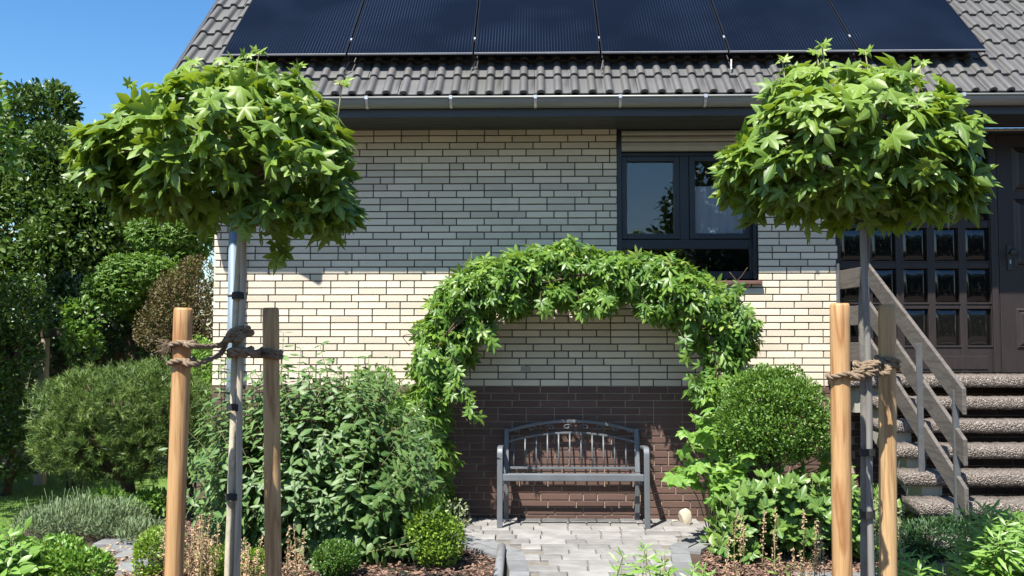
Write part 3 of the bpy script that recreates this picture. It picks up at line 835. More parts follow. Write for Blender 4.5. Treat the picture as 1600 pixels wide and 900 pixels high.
# shutter box slats
zs = [Z(236, .02), Z(221.5, .02), Z(212, .02), Z(203, .02)]
xs0 = WX0 + .045
for k in range(3):
    z0, z1 = zs[k] + .004, zs[k + 1]
    mb = MB(); mb.prism([(.05, z0), (.028, z0 + .006), (.024, (z0 + z1) / 2), (.03, z1 - .004), (.05, z1)], xs0, WX1 + .0, 'x')
    mb.build('shutter_slat', M['shutter'], window)
mb = MB(); mb.box(WX0, xs0 - .003, .03, .10, zb, ZT - .03); mb.box(xs0 - .003, WX1, .05, .10, ztop, ZT); mb.build('shutter_guide', M['frame'], window)
mb = MB(); mb.box(WX1 - .035, WX1 - .004, .03, .098, zb, ztop); mb.build('shutter_guide', M['frame'], window)
# sill of brown slabs
xss = np.linspace(WX0 - .03, WX1 + .03, 6)
sill = MB(); sill.prism([(-.045, ZW0 - .042), (-.045, ZW0 - .014), (.10, ZW0), (.10, ZW0 - .042)], xss[0], xss[1] - .004, 'x')
sl = sill.build('window_sill', M['sill'], house, bevel=.003)
for k in range(1, 5):
    mb = MB(); mb.prism([(-.045, ZW0 - .042), (-.045, ZW0 - .014), (.10, ZW0), (.10, ZW0 - .042)], xss[k], xss[k + 1] - .004, 'x'); mb.build('slab', M['sill'], sl, bevel=.003)

# ---- entrance: glazed double door left, panelled leaf right
YD = 0.13
def ZD(py, Y=YD): return P(1430, py, Y).z
def XDp(px, Y=YD): return P(px, 400, Y).x
dx0 = XD + .0; dx1 = XDp(1558)
colx = [XDp(1312 + 48.8 * k) for k in range(5)]
pwid = 36.5 / S(YD)
rowb = [ZD(540), ZD(473), ZD(408), ZD(345), ZD(282)]
rowt = [ZD(483), ZD(420), ZD(357), ZD(294), ZD(231)]
ZDT = ZD(212)
mb = MB()
mb.box(dx0, dx1, YD + .012, YD + .05, ZL + .005, ZDT)          # will sit behind the glass
backing = mb.build('door', M['door'], house)
mb = MB()
def glaz(mb):
    xs = [dx0] + [v for c in colx for v in (c, c + pwid)] + [dx1]
    for i in range(0, len(xs), 2):
        mb.box(xs[i], xs[i + 1], YD - .03, YD + .010, ZL + .004, ZDT)
    zz = [ZL + .006] + [v for a, b in zip(rowb, rowt) for v in (a, b)] + [ZDT - .002]
    for c in colx:
        for j in range(0, len(zz), 2):
            mb.box(c, c + pwid, YD - .028, YD + .009, zz[j], zz[j + 1])
glaz(mb)
dl = mb.build('glazed_leaf', M['door'], house, bevel=.005)
mb = MB(); mb.box(dx0 + .02, dx1 - .12, YD - .036, YD - .029, ZD(577), ZD(556)); mb.build('kick_panel', M['door'], dl, bevel=.004)
mb = MB(); mb.box(dx1 - .075, dx1 - .02, YD - .055, YD - .031, ZL + .006, ZDT); mb.build('cover_strip', M['door'], dl, bevel=.006)
# one bulged pane shape
def bulge(w, h):
    V, F = [], []; n = 12
    for j in range(n + 1):
        for i in range(n + 1):
            u, v = 2 * i / n - 1, 2 * j / n - 1
            e = max(0, 1 - abs(u)**3.2) * max(0, 1 - abs(v)**3.2)
            V.append((u * w / 2, -0.014 * e ** .7, v * h / 2))
    for j in range(n):
        for i in range(n): F.append((j*(n+1)+i, j*(n+1)+i+1, (j+1)*(n+1)+i+1, (j+1)*(n+1)+i))
    return (V, F, [0.0] * len(V))
hpane = rowt[0] - rowb[0]
BP = [bulge(pwid, hpane)]
T = np.array([(c + pwid / 2, YD + .007, (a + b) / 2) for c in colx for a, b in zip(rowb, rowt)])
Rb = []
for k, t in enumerate(T):
    j = k % 5; Rb.append(np.diag([1, random.uniform(.85, 1.15), (rowt[j] - rowb[j]) / hpane]))
pieces(dl, 'pane', BP, M['doorglass'], np.array(Rb), T, rng.random(len(T)), 300, smooth=True)
# mouldings under each pane catching light
mb = MB()
for c in colx:
    for a, b in zip(rowb, rowt):
        mb.box(c - .006, c + pwid + .006, YD - .037, YD - .0285, a - .014, a - .003)
mb.build('glazing_moulding', M['door'], dl, bevel=.002)
rx0 = dx1 + .004; rx1 = rx0 + 1.02
mb = MB(); mb.box(rx0, rx1, YD - .03, YD + .05, ZL + .004, ZDT)
dr = mb.build('panelled_leaf', M['door'], house, bevel=.006)
for (pa, pb) in ((545, 482), (418, 312), (300, 232)):
    for c in range(2):
        x0 = XDp(1582) + c * .46; x1 = x0 + .36
        z0, z1 = ZD(pa), ZD(pb)
        mb = MB()
        Vp = [(x0, YD - .0312, z0), (x1, YD - .0312, z0), (x1, YD - .0312, z1), (x0, YD - .0312, z1)]
        i1, i2 = .018, .055
        Vp += [(x0 + i1, YD - .046, z0 + i1), (x1 - i1, YD - .046, z0 + i1), (x1 - i1, YD - .046, z1 - i1), (x0 + i1, YD - .046, z1 - i1)]
        Vp += [(x0 + i1 + .006, YD - .034, z0 + i1 + .006), (x1 - i1 - .006, YD - .034, z0 + i1 + .006), (x1 - i1 - .006, YD - .034, z1 - i1 - .006), (x0 + i1 + .006, YD - .034, z1 - i1 - .006)]
        Vp += [(x0 + i2, YD - .05, z0 + i2), (x1 - i2, YD - .05, z0 + i2), (x1 - i2, YD - .05, z1 - i2), (x0 + i2, YD - .05, z1 - i2)]
        Fp = [(12, 13, 14, 15)] + [(l + k, l + (k+1) % 4, l + 4 + (k+1) % 4, l + 4 + k) for l in (0, 4, 8) for k in range(4)]
        mb.add(Vp, Fp); mb.build('door_panel', M['door'], dr)
hp = P(1577, 400, YD - .03)
mb = MB(); mb.box(hp.x - .022, hp.x + .022, YD - .045, YD - .0305, hp.z - .13, hp.z + .10); plate = mb
hand = mb.build('door_handle', M['iron'], dr, bevel=.01, seg=3)
mb = MB(); mb.tube([(hp.x, YD - .046, hp.z + .03), (hp.x, YD - .09, hp.z + .03)], .011, 10)
mb.tube([(hp.x, YD - .085, hp.z + .03), (hp.x, YD - .10, hp.z + .03), (hp.x, YD - .12, hp.z + .03), (hp.x, YD - .13, hp.z + .03)], [.02, .032, .03, .012], 14)
mb.build('knob', M['iron'], hand.parent)
mb = MB(); mb.box(hp.x - .006, hp.x + .006, YD - .0475, YD - .0455, hp.z - .07, hp.z - .035); mb.build('lock', M['bright_alu'], dr)
# reveal + lintel over the entrance
mb = MB(); mb.box(XD - .004, XR, YD - .02, YD + .3, ZDT + .002, ZT); mb.build('lintel', M['anthracite'], house)
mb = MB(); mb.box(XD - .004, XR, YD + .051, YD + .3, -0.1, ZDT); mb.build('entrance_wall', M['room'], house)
mb = MB(); mb.box(rx1 + .003, XR, YD - .05, YD + .05, ZL, ZDT); mb.build('door_post', M['door'], house)
# twisted light tube above the door
a = P(1523, 203, -.02); b = P(1640, 202, -.02)
mb = MB()
for s in range(2):
    mb.tube([a.lerp(b, i / 120) + Vector((0, math.cos(i * .8 + s * 3.14), math.sin(i * .8 + s * 3.14))) * .008 for i in range(121)], .007, 5)
o = mb.build('twisted_cord', M['shutter']); tag(o, 'thin twisted pale cord hanging level above the entrance door', 'cord')

# ---- roof
AL = math.radians(42.5)
eave = P(800, 148.5, -0.66)
ez, ey = eave.z, -0.66
su, cu = math.sin(AL), math.cos(AL)
def RP(x, u, h=0.0): return (x, ey + u * cu - h * su, ez + u * su + h * cu)   # point on the roof: u up slope, h out of it
rxl = P(250, 148, ey).x; rxr = XR + .6
pitchu = 0.302; ncol = int((rxr - rxl) / 0.286) + 1
ridge_u = 6.3
mb = MB()
V = [RP(rxl + .02, .04, -.05), RP(rxr, .04, -.05), RP(rxr, ridge_u, -.05), RP(rxl + .02, ridge_u, -.05), RP(rxl + .02, .04, -.12), RP(rxr, .04, -.12), RP(rxr, ridge_u, -.12), RP(rxl + .02, ridge_u, -.12)]
mb.add(V, [(0,1,2,3), (7,6,5,4), (0,4,5,1), (1,5,6,2), (2,6,7,3), (3,7,4,0)])
rt = RP(0, ridge_u, -.05); yr = rt[1]; zr = rt[2]
V = [(rxl + .02, yr, zr), (rxr, yr, zr), (rxr, 2 * yr + .66, ez), (rxl + .02, 2 * yr + .66, ez), (rxl + .02, yr, zr - .1), (rxr, yr, zr - .1), (rxr, 2 * yr + .66, ez - .1), (rxl + .02, 2 * yr + .66, ez - .1)]
mb.add(V, [(0,1,2,3), (7,6,5,4), (0,4,5,1), (1,5,6,2), (2,6,7,3), (3,7,4,0)])
roof = mb.build('roof', M['deck'], house)
def tile_t():
    """one concrete tile with two rolls; local x across, y up slope, z out"""
    W = 0.286; Lt = 0.345
    prof = []
    def roll(c, r, h):
        return [(c + r * math.cos(math.pi * (1 - k / 7)), h * math.sin(math.pi * (k / 7)) ** .8) for k in range(8)]
    prof = [(0.0, 0.0)] + roll(0.036 + .012, 0.034, 0.034) + [(0.10, 0.0), (0.135, 0.0)] + roll(0.143 + .036 + .012, 0.034, 0.034) + [(0.24, 0.0), (W - .002, 0.0)]
    n = len(prof); V = []; F = []; sm = []
    for y, dz in ((0.0, 0.0), (0.012, 0.004), (Lt, -0.024)):
        for x, h in prof: V.append((x, y, h + 0.012 + dz))
    for x, h in prof: V.append((x, 0.0, h - 0.014))
    for r in range(2):
        for i in range(n - 1): F.append((r*n+i, r*n+i+1, (r+1)*n+i+1, (r+1)*n+i)); sm.append(True)
    for i in range(n - 1): F.append((3*n+i, 3*n+i+1, i+1, i)); sm.append(False)
    b = len(V)
    V += [(0, Lt, -.02), (W - .002, Lt, -.02)]
    F += [(0, 2*n, b, 3*n), (n-1, 4*n-1, b+1, 3*n-1)]; sm += [False, False]
    return (V, F, [0.0] * len(V)), sm
TT, tsm = tile_t()
Rt0 = np.array([[1, 0, 0], [0, cu, -su], [0, su, cu]])
T, R = [], []
nrow = int(ridge_u / pitchu)
for r in range(nrow):
    for c in range(ncol):
        p = RP(rxl + 0.286 * c, r * pitchu, random.uniform(-.003, .003))
        T.append((p[0] + random.uniform(-.002, .002), p[1], p[2])); R.append(Rt0 + rng.normal(size=(3, 3)) * .003)
T, R = np.array(T), np.array(R)
pan0, pan1 = P(345, 76, -.41).x, P(1543, 76, -.41).x
u_ = (T[:, 2] - ez) / su
hidden = ((T[:, 0] > pan0 + .05) & (T[:, 0] < pan1 - .3) & (u_ > 0.72)) * 50
rank = hidden + u_ + (T[:, 0] > P(1620, 76, -.3).x) * 20
_smooth = None
def pieces_tiles():
    # same as pieces(), with the smooth flags of the tile
    global raw_mesh
    base = raw_mesh
    def rm(name, V, F, mat, tint=None, rib=None, smooth=False):
        k = len(F[1]) if isinstance(F, tuple) else len(F)
        return base(name, V, F, mat, tint, rib, np.tile(tsm, k // len(tsm)))
    raw_mesh = rm
    pieces(roof, 'tile', [TT], M['tile'], R, T, rng.random(len(T)), 300, np.argsort(rank), 'tile_field')
    raw_mesh = base
pieces_tiles()
# verge strip on the left edge
mb = MB()
V = [RP(rxl - .02, -.01, .03), RP(rxl + .012, -.01, .03), RP(rxl + .012, ridge_u, .02), RP(rxl - .02, ridge_u, .02), RP(rxl - .02, -.01, -.14), RP(rxl + .012, -.01, -.14), RP(rxl + .012, ridge_u, -.14), RP(rxl - .02, ridge_u, -.14)]
mb.add(V, [(0,1,2,3), (7,6,5,4), (0,4,5,1), (1,5,6,2), (2,6,7,3), (3,7,4,0)])
mb.build('verge_board', M['anthracite'], house)
# ridge tiles
mb = MB(); mb.tube([(rxl, yr, zr + .05), (rxr, yr, zr + .05)], .11, 12); mb.build('ridge', M['tile'], house, tint=.5)

# soffit, fascia
zs_ = P(800, 203, 0).z
mb = MB()
for k in range(5):
    y0 = -.60 + .122 * k; mb.box(rxl + .03, rxr, y0, y0 + .119, zs_, zs_ + .02)
mb.box(rxl + .03, rxr, -.60, .02, zs_ + .021, zs_ + .03)
soff = mb.build('soffit', M['anthracite'], house)
mb = MB(); mb.box(rxl + .02, rxr, -.625, -.602, zs_ - .025, ez + .0); mb.build('fascia', M['anthracite'], house, bevel=.003)
# gutter: half round with a rolled front lip
gy, gz, gr_ = -0.675, P(800, 150.5, -.74).z - .004, 0.062
gy = -0.722 + gr_
prof = []
for k in range(13):
    t = math.pi * k / 12; prof.append((gy - gr_ * math.cos(t), gz - gr_ * 1.18 * math.sin(t)))
V, F = [], []
n = len(prof)
nx = 2
for x in (rxl - .03, rxr):
    for y, z in prof: V.append((x, y, z))
    for y, z in prof: V.append((x, gy + (y - gy) * .93, gz + .004 + (z - gz) * .93))
for k in range(n - 1):
    F.append((k, k + 1, 2*n + k + 1, 2*n + k)); F.append((n + k, 3*n + k, 3*n + k + 1, n + k + 1))
F += [(0, 2*n, 3*n, n), tuple(range(n))]
mb = MB(); mb.add(V, F, [True] * (2 * (n - 1)) + [False, False])
mb.tube([(rxl - .03, gy - gr_ - .004, gz + .003), (rxr, gy - gr_ - .004, gz + .003)], .010, 10)
gut = mb.build('gutter', M['zinc'], house)
bx = P(572, 165, gy - gr_).x; step = (1256 - 192) / 3 / 2.647 / S(gy - gr_)
bx = P(500 + 192 / 2.647, 165, -.72).x
k = -2
while bx + k * step < rxr:
    x = bx + k * step
    if x > rxl:
        mb = MB()
        pr = [(gy - (gr_ + .004) * math.cos(t), gz - (gr_ + .004) * 1.18 * math.sin(t)) for t in [math.pi * q / 12 for q in range(13)]]
        V = [(x + s * .011, y, z) for s in (-1, 1) for y, z in pr]
        mb.add(V, [(q, q + 1, 14 + q, 13 + q) for q in range(12)], True)
        mb.box(x - .013, x + .013, gy - gr_ - .017, gy - gr_ + .006, gz - .012, gz + .016)
        mb.build('gutter_bracket', M['bright_alu'], gut)
    k += 1
# downpipe: outlet, S bend back to the wall, straight run
xo = P(490, 455, 0).x - 0.55 * 0.62
xp = P(364, 450, -.09).x
zo = gz - gr_ * 1.1
mb = MB()
zj = P(364, 355, -.09).z
pts = [(xo, gy, zo + .01), (xo, gy, zo - .09), (xo - .03, gy + .04, zo - .14), (xp + .06, -.13, zj + .16), (xp, -.085, zj + .07), (xp, -.085, zj - .06)]
mb.tube(curve(pts, 6), .042, 14)
mb.tube([(xo, gy, zo + .03), (xo, gy, zo - .02), (xo, gy, zo - .06)], [.06, .055, .047], 14)
dp = mb.build('downpipe', M['pipe'], house)
mb = MB(); mb.tube([(xp, -.085, zj - .02), (xp, -.085, 0.02)], .045, 16); mb.build('pipe_run', M['pipe'], dp)
for z in (zj - .02, 2.0, 1.05):
    mb = MB(); mb.tube([(xp, -.085, z - .015), (xp, -.085, z + .015)], .05, 16); mb.box(xp - .01, xp + .01, -.04, .0, z - .01, z + .01); mb.build('pipe_clamp', M['zinc'], dp)

# ---- solar panels
seams = [345, 541.5, 741, 940, 1140.5, 1339, 1543]
wp = (pan1 - pan0) / 6
order_l = ['leftmost solar panel, beside the roof edge and above the left round tree', 'second solar panel from the left, above the bracketed gutter and left of the bench',
           'third solar panel from the left, with fine vertical lines in its glass', 'fourth solar panel from the left, straight above the window left half',
           'fifth solar panel from the left, just left above the right round tree', 'rightmost solar panel, beside the bare tiles on the right']
HH = 0.15
u0 = (-.41 - ey + HH * su) / cu
for k in range(6):
    x0 = pan0 + wp * k + .008; x1 = pan0 + wp * (k + 1) - .008
    root = empty('solar_panel', RP(x0, u0, HH), order_l[k], 'solar panel', 'black solar panels in a row on the roof')
    ua, ub = u0, u0 + 1.76
    def slab(mb, xa, xb, ya, yb, h0, h1):
        V = [RP(xa, ya, h1), RP(xb, ya, h1), RP(xb, yb, h1), RP(xa, yb, h1), RP(xa, ya, h0), RP(xb, ya, h0), RP(xb, yb, h0), RP(xa, yb, h0)]
        mb.add(V, [(0,1,2,3), (7,6,5,4), (0,4,5,1), (1,5,6,2), (2,6,7,3), (3,7,4,0)])
    mb = MB(); slab(mb, x0 + .006, x1 - .006, ua + .006, ub - .006, HH - .03, HH); mb.build('cell_glass', M['solar'], root)
    mb = MB()
    slab(mb, x0, x0 + .0055, ua + .0055, ub - .0055, HH - .035, HH + .002); slab(mb, x1 - .0055, x1, ua + .0055, ub - .0055, HH - .035, HH + .002)
    slab(mb, x0, x1, ub - .005, ub, HH - .035, HH + .002)
    mb.build('frame', M['alu'], root)
    mb = MB(); slab(mb, x0, x1, ua, ua + .005, HH - .012, HH + .002); mb.build('lower_edge', M['bright_alu'], root)
    if k:
        mb = MB(); slab(mb, x0 - .0145, x0 - .0015, ua + .26, ua + .30, HH - .02, HH + .006); mb.build('clamp', M['bright_alu'], root)
        mb = MB(); a = RP(x0 - .005 + .02, ua - .03, HH - .06); b = RP(x0 - .035 + .01 * k, ua - .13, .045); mb.beam(a, b, .012, .006); mb.build('roof_hook', M['alu'], root)
    mb = MB(); slab(mb, x0 - .007, x1 + .007, ua + .30, ua + .34, .05, HH - .036); mb.build('mounting_rail', M['alu'], root)

# ================================================================ STAIRCASE
st = empty('staircase', (P(1400, 600, -.6).x, -.6, 0), 'open staircase of pebbled concrete steps with grey wooden railing at the front door', 'staircase')
XS = [P(1364, 594, -.6).x, P(1371, 630, -.87).x, P(1377, 667, -1.14).x, P(1400, 706, -1.41).x, P(1413, 746, -1.68).x, P(1438, 790, -1.95).x, P(1455, 830, -2.22).x]
tl = XS[3] - .02
def tread(x0, x1, y0, y1, z1, th):
    """pebbled slab, edge profile with rounded nose, surface slightly rough"""
    c = .018
    prof = [(y1, z1 - th), (y0 + c, z1 - th), (y0 + .004, z1 - th + c * .7), (y0, z1 - th * .5), (y0 + .004, z1 - c * .7), (y0 + c, z1), ((y0 + y1) / 2, z1), (y1, z1)]
    nx = int((x1 - x0) / .018); V, F = [], []
    for i in range(nx + 1):
        e = min(i, nx - i); sh = 0.012 if e == 0 else 0
        for (y, z) in prof:
            V.append((x0 + (x1 - x0) * i / nx, y + random.uniform(-.0035, .0035) + sh * (y < (y0 + y1) / 2), z + random.uniform(-.004, .004)))
    n = len(prof)
    for i in range(nx):
        for k in range(n): F.append((i*n + k, (i+1)*n + k, (i+1)*n + (k+1) % n, i*n + (k+1) % n))
    F += [tuple(range(n)), tuple(nx*n + k for k in reversed(range(n)))]
    return V, F
xr_t = tl + 2.6
for k in range(8):
    z1 = ZL - .16 * k; y0 = -.6 - .27 * k
    x0 = XS[min(k, 6)] if k else P(1328, 594, -.6).x
    y1 = YD - .06 if k == 0 else y0 + .33
    V, F = tread(x0, xr_t, y0, y1, z1, .088)
    mb = MB(); mb.add(V, F, True); mb.build('landing' if k == 0 else 'tread', M['aggregate'], st)
# stringers under the steps, pale
for xx in (tl + .12, tl + 2.1):
    mb = MB()
    V = [(xx + .01, -.52, ZL - .27), (xx + .13, -.52, ZL - .27), (xx + .13, -2.45, .02), (xx + .01, -2.45, .02), (xx + .01, -.52, ZL - .46), (xx + .13, -.52, ZL - .46), (xx + .13, -2.25, .0), (xx + .01, -2.25, .0)]
    mb.add(V, [(0,1,2,3), (7,6,5,4), (0,4,5,1), (1,5,6,2), (2,6,7,3), (3,7,4,0)])
    sg = mb.build('stringer', M['beam'], st)
    for k in range(1, 8):
        z1 = ZL - .16 * k - .092; y0 = -.6 - .27 * k + .06
        mb = MB(); mb.box(xx, xx + .14, y0, y0 + .20, z1 - .085, z1); mb.build('support_block', M['beam'], sg)
mb = MB(); mb.box(P(1334, 620, -.5).x, P(1375, 620, -.5).x, -.52, .0, ZL - .30, ZL - .094); mb.build('landing_beam', M['beam'], st)
mb = MB(); mb.box(tl + 2.0, xr_t, -.5, .0, 0, ZL - .094); mb.build('landing_pier', M['beam'], st)
for k in range(2, 6):
    z1 = ZL - .16 * k; y0 = -.6 - .27 * k
    a = Vector((XS[k] + .045, y0 + .05, z1 - .09)); mb = MB(); mb.tube([a, a + Vector((-.012, 0, -.075))], .004, 5); mb.build('tie_rod', M['bright_alu'], st)
# back wall under the landing (brown brick)
mb = MB(); mb.box(XD, XR, YB, .12, -.1, ZL - .10); ub = mb.build('under_wall', M['mortar_tan'], st)
T, R = [], []
for k in range(19):
    for i in range(11):
        T.append((XD + .12 + .25 * i + (.125 if k % 2 else 0), 0, .0625 * k + .031)); R.append(np.eye(3))
pieces(ub, 'brick', BT, M['brown'], np.array(R), np.array(T), rng.random(len(T)), 300)
# railing: three boards down the stairs, three along the landing, posts
XRl = P(1500, 640, -2.1).x
rail = MB(); pA = P(1358, 470, -.6)
xr = pA.x
def ZR(py, Y): return P(1400, py, Y).z
topA = [ZR(411, -.58), ZR(470, -.58), ZR(528, -.58)]
topB = [ZR(607, -2.16), ZR(687, -2.16), ZR(763, -2.16)]
xA = P(1358, 420, -.58).x; xB = P(1507, 620, -2.16).x
mb = MB(); mb.box(xA - .035, xA - .01, -.60, -.55, ZL - .10, topA[0] - .01)
rl = mb.build('railing', M['railiron'], st)
for a, b in zip(topA, topB):
    h = .172
    mb = MB()
    V = []
    for (x, y, z) in ((xA, -.56, a), (xB, -2.16, b)):
        V += [(x - .014, y, z - h), (x + .014, y, z - h), (x + .014, y, z), (x - .014, y, z)]
    mb.add(V, [(0,1,2,3), (7,6,5,4), (0,4,5,1), (1,5,6,2), (2,6,7,3), (3,7,4,0)]); mb.build('board', M['board'], rl, bevel=.004)
for a, b in ((427, 412), (484, 472), (540, 530)):
    mb = MB(); z0 = P(1310, a, -.02).z; z1 = P(1352, b, -.57).z; z1 = z0 = (z0 + z1) / 2
    xw = P(1310, 430, -.05).x + .02
    V = []
    for (x, y) in ((xw, -.03), (xA - .018, -.555)):
        V += [(x - .013, y, z0 - .165), (x + .013, y, z0 - .165), (x + .013, y, z0), (x - .013, y, z0)]
    mb.add(V, [(0,1,2,3), (7,6,5,4), (0,4,5,1), (1,5,6,2), (2,6,7,3), (3,7,4,0)]); mb.build('board', M['board'], rl, bevel=.004)
for (px, Y, pt, pb) in ((1437, -1.56, 537, 738), (1492, -2.04, 610, 835)):
    xq = P(px, 600, Y).x; mb = MB(); mb.box(xq - .02, xq + .02, Y - .012, Y + .012, P(px, pb, Y).z, P(px, pt, Y).z); mb.build('post', M['railiron'], rl, bevel=.002)
mb = MB(); xq = xw; mb.box(xq - .03, xq - .014, -.06, -.01, ZL, ZL + .97); mb.build('post', M['railiron'], rl)

# ================================================================ BENCH
bn = empty('garden_bench', (P(891, 820, -.3).x, -.3, .034), 'dark blue-grey metal bench under the vine arch', 'bench')
YF, YBk = -.44, -.10
bxl, bxr = P(781, 760, YF).x, P(1011, 760, YF).x
gz0 = .034
def BP_(px, py, Y): return P(px, py, Y)
for side_, xx in ((-1, bxl), (1, bxr)):
    # front leg rising into the arm that bends back
    arm_z = P(891, 702, YF).z
    prof = [(YF - .02, gz0), (YF, .40), (YF + .005, arm_z - .07), (YF + .02, arm_z - .022), (YF + .07, arm_z), (YBk - .02, arm_z - .015)]
    pts = curve([(xx, y, z) for y, z in prof], 5)
    mb = MB()
    V, F = [], []
    for i, p in enumerate(pts):
        d = (pts[min(i+1, len(pts)-1)] - pts[max(i-1, 0)]).normalized(); u = Vector((1, 0, 0)); w = d.cross(u).normalized()
        for sx, sw in ((-1,-1),(1,-1),(1,1),(-1,1)): V.append(p + u * (sx * .0235) + w * (sw * .013))
    for i in range(len(pts) - 1):
        for k in range(4): F.append((4*i + k, 4*i + (k+1) % 4, 4*i + 4 + (k+1) % 4, 4*i + 4 + k))
    F += [(3,2,1,0), tuple(4 * (len(pts) - 1) + k for k in range(4))]
    mb.add(V, F); mb.build('front_leg', M['bench'], bn, bevel=.005)
    xb_ = xx - side_ * .045
    mb = MB(); ztp = P(891, 670, -.05).z
    mb.beam((xb_, -.02 - .06, gz0), (xb_, YBk - .03, .45), .042, .03, (0, 1, 0)); mb.beam((xb_, YBk - .03, .448), (xb_, -.035, ztp), .042, .03, (0, 1, 0))
    mb.build('back_post', M['bench'], bn, bevel=.004)
    mb = MB(); mb.beam((xb_, YF + .01, .405), (xb_, YBk - .03, .40), .02, .03); mb.build('side_rail', M['bench'], bn)
mb = MB(); zf = P(891, 741, YF).z; mb.box(bxl + .024, bxr - .024, YF - .012, YF + .018, zf - .058, zf); mb.build('seat_rail', M['bench'], bn, bevel=.006)
for k, y in enumerate((YF + .075, YF + .135, YF + .20, YF + .27)):
    mb = MB(); zz = zf - .004 - .010 * k; mb.box(bxl + .045, bxr - .045, y - .012, y + .012, zz - .012, zz); mb.build('seat_slat', M['bench'], bn, bevel=.003)
xbl, xbr = bxl + .066, bxr - .066
Yb = -.07
def arc(py_end, py_mid, Y, x0=xbl, x1=xbr, n=14):
    z0, z1 = P(891, py_end, Y).z, P(891, py_mid, Y).z
    return [((x0 + x1) / 2 + (x1 - x0) / 2 * (-1 + 2 * i / n), Y, z0 + (z1 - z0) * (1 - (-1 + 2 * i / n) ** 2)) for i in range(n + 1)]
def flatbar(pts, w, h):
    mb = MB(); V, F = [], []
    for i, p in enumerate(pts):
        p = Vector(p); d = (Vector(pts[min(i+1, len(pts)-1)]) - Vector(pts[max(i-1, 0)])).normalized(); u = Vector((0, 1, 0)); w_ = d.cross(u)
        for sx, sw in ((-1,-1),(1,-1),(1,1),(-1,1)): V.append(p + u * (sx * w / 2) + w_ * (sw * h / 2))
    for i in range(len(pts) - 1):
        for k in range(4): F.append((4*i + k, 4*i + 4 + k, 4*i + 4 + (k+1) % 4, 4*i + (k+1) % 4))
    F += [(0,1,2,3), tuple(4 * (len(pts) - 1) + k for k in reversed(range(4)))]
    return mb.add(V, F)
flatbar(arc(673, 658, -.045), .024, .026).build('top_rail', M['bench'], bn, bevel=.003)
mid_arc = arc(690, 676, -.055)
flatbar(mid_arc, .018, .016).build('back_rail', M['bench'], bn, bevel=.002)
zl = P(891, 731, -.10).z
mb = MB(); mb.box(xbl - .02, xbr + .02, -.112, -.088, zl - .011, zl + .009); mb.build('back_rail', M['bench'], bn, bevel=.002)
for k in range(11):
    x = P(803 + 17.5 * k, 710, -.08).x
    t = (x - (xbl + xbr) / 2) / ((xbr - xbl) / 2); zt = mid_arc[0][2] + (mid_arc[7][2] - mid_arc[0][2]) * (1 - t * t)
    mb = MB(); mb.tube([(x, -.100, zl), (x, -.058, zt - .006)], .0072, 8); mb.build('bar', M['bench'], bn)
# scrolls between the two arches
def scroll(cx, cz, s, flip):
    pts = [(cx + flip * s * (1 - t / 9) * math.cos(t), -.050, cz + s * .55 * (1 - t / 9) * math.sin(t)) for t in [0.45 * i for i in range(17)]]
    mb = MB(); mb.tube(pts, .0045, 6); mb.build('scroll', M['bench'], bn)
zc2 = P(891, 667, -.05).z
for i, fx in enumerate((-.42, -.3, -.16, -.03, .1, .22, .34, .45)):
    scroll((xbl + xbr) / 2 + fx * 1.15, zc2 - .035 * (abs(fx) / .5) ** 2 * 1.2, .045, 1 if i % 2 else -1)

# ================================================================ ARCH AND VINE
YA = -.52
ar = empty('garden_arch', (P(900, 800, YA).x, YA, 0), 'black iron rose arch buried in the creeper over the bench', 'arch')
path_px = [(676, 880), (674, 800), (672, 700), (671, 620), (684, 550), (725, 490), (790, 448), (850, 436), (900, 434), (960, 440), (1020, 455), (1080, 485), (1118, 530), (1128, 590), (1126, 700), (1128, 850)]
for Yq in (YA + .28, YA + .04):
    pts = [P(px, py, Yq) for px, py in path_px]
    pts[0].z = 0; pts[-1].z = 0
    mb = MB(); mb.tube(curve(pts, 4), .011, 8); mb.build('hoop', M['iron'], ar)
for i in range(1, len(path_px) - 1):
    px, py = path_px[i]; mb = MB(); mb.tube([P(px, py, YA + .28), P(px, py, YA + .04)], .007, 6); mb.build('rung', M['iron'], ar)
vine = empty('climbing_vine', (P(676, 800, YA).x, YA, 0), 'bright green five-leaflet creeper covering the arch over the bench', 'climbing plant')
vb = []
for px, py, rx, ry in ((655, 770, 20, 40), (690, 790, 16, 44), (686, 720, 20, 40), (662, 700, 22, 40), (676, 655, 24, 38), (655, 640, 22, 34), (676, 600, 20, 36), (672, 560, 24, 36), (688, 530, 30, 36), (700, 495, 34, 36), (726, 464, 38, 36), (762, 443, 40, 36),
                       (712, 540, 30, 34), (745, 500, 28, 30),
                       (800, 430, 40, 36), (840, 420, 40, 34), (880, 414, 42, 34), (920, 421, 42, 34), (960, 429, 42, 36), (1000, 434, 42, 38), (1040, 441, 42, 38), (1075, 455, 42, 38), (1105, 478, 38, 38),
                       (1126, 508, 38, 44), (1132, 550, 34, 40), (1145, 525, 26, 40), (1124, 588, 26, 32), (1108, 608, 22, 26), (1128, 640, 18, 36), (1132, 690, 18, 36), (870, 458, 34, 22), (940, 464, 34, 22), (1030, 478, 36, 22), (800, 470, 30, 22), (1075, 500, 26, 24)):
    vb.append(Bl(px, py, YA + .12 + random.uniform(-.06, .06), rx, ry, .25))
vs = subclump(vb, 26, .45)
p, nn = shell_points(vb + vs, 9500, .55, .5)
R = leaf_frames(p, nn, .092, out=.45, upw=-.65, jit=.45, nup=.5, nout=.8, njit=.35, smin=.6, smax=1.25)
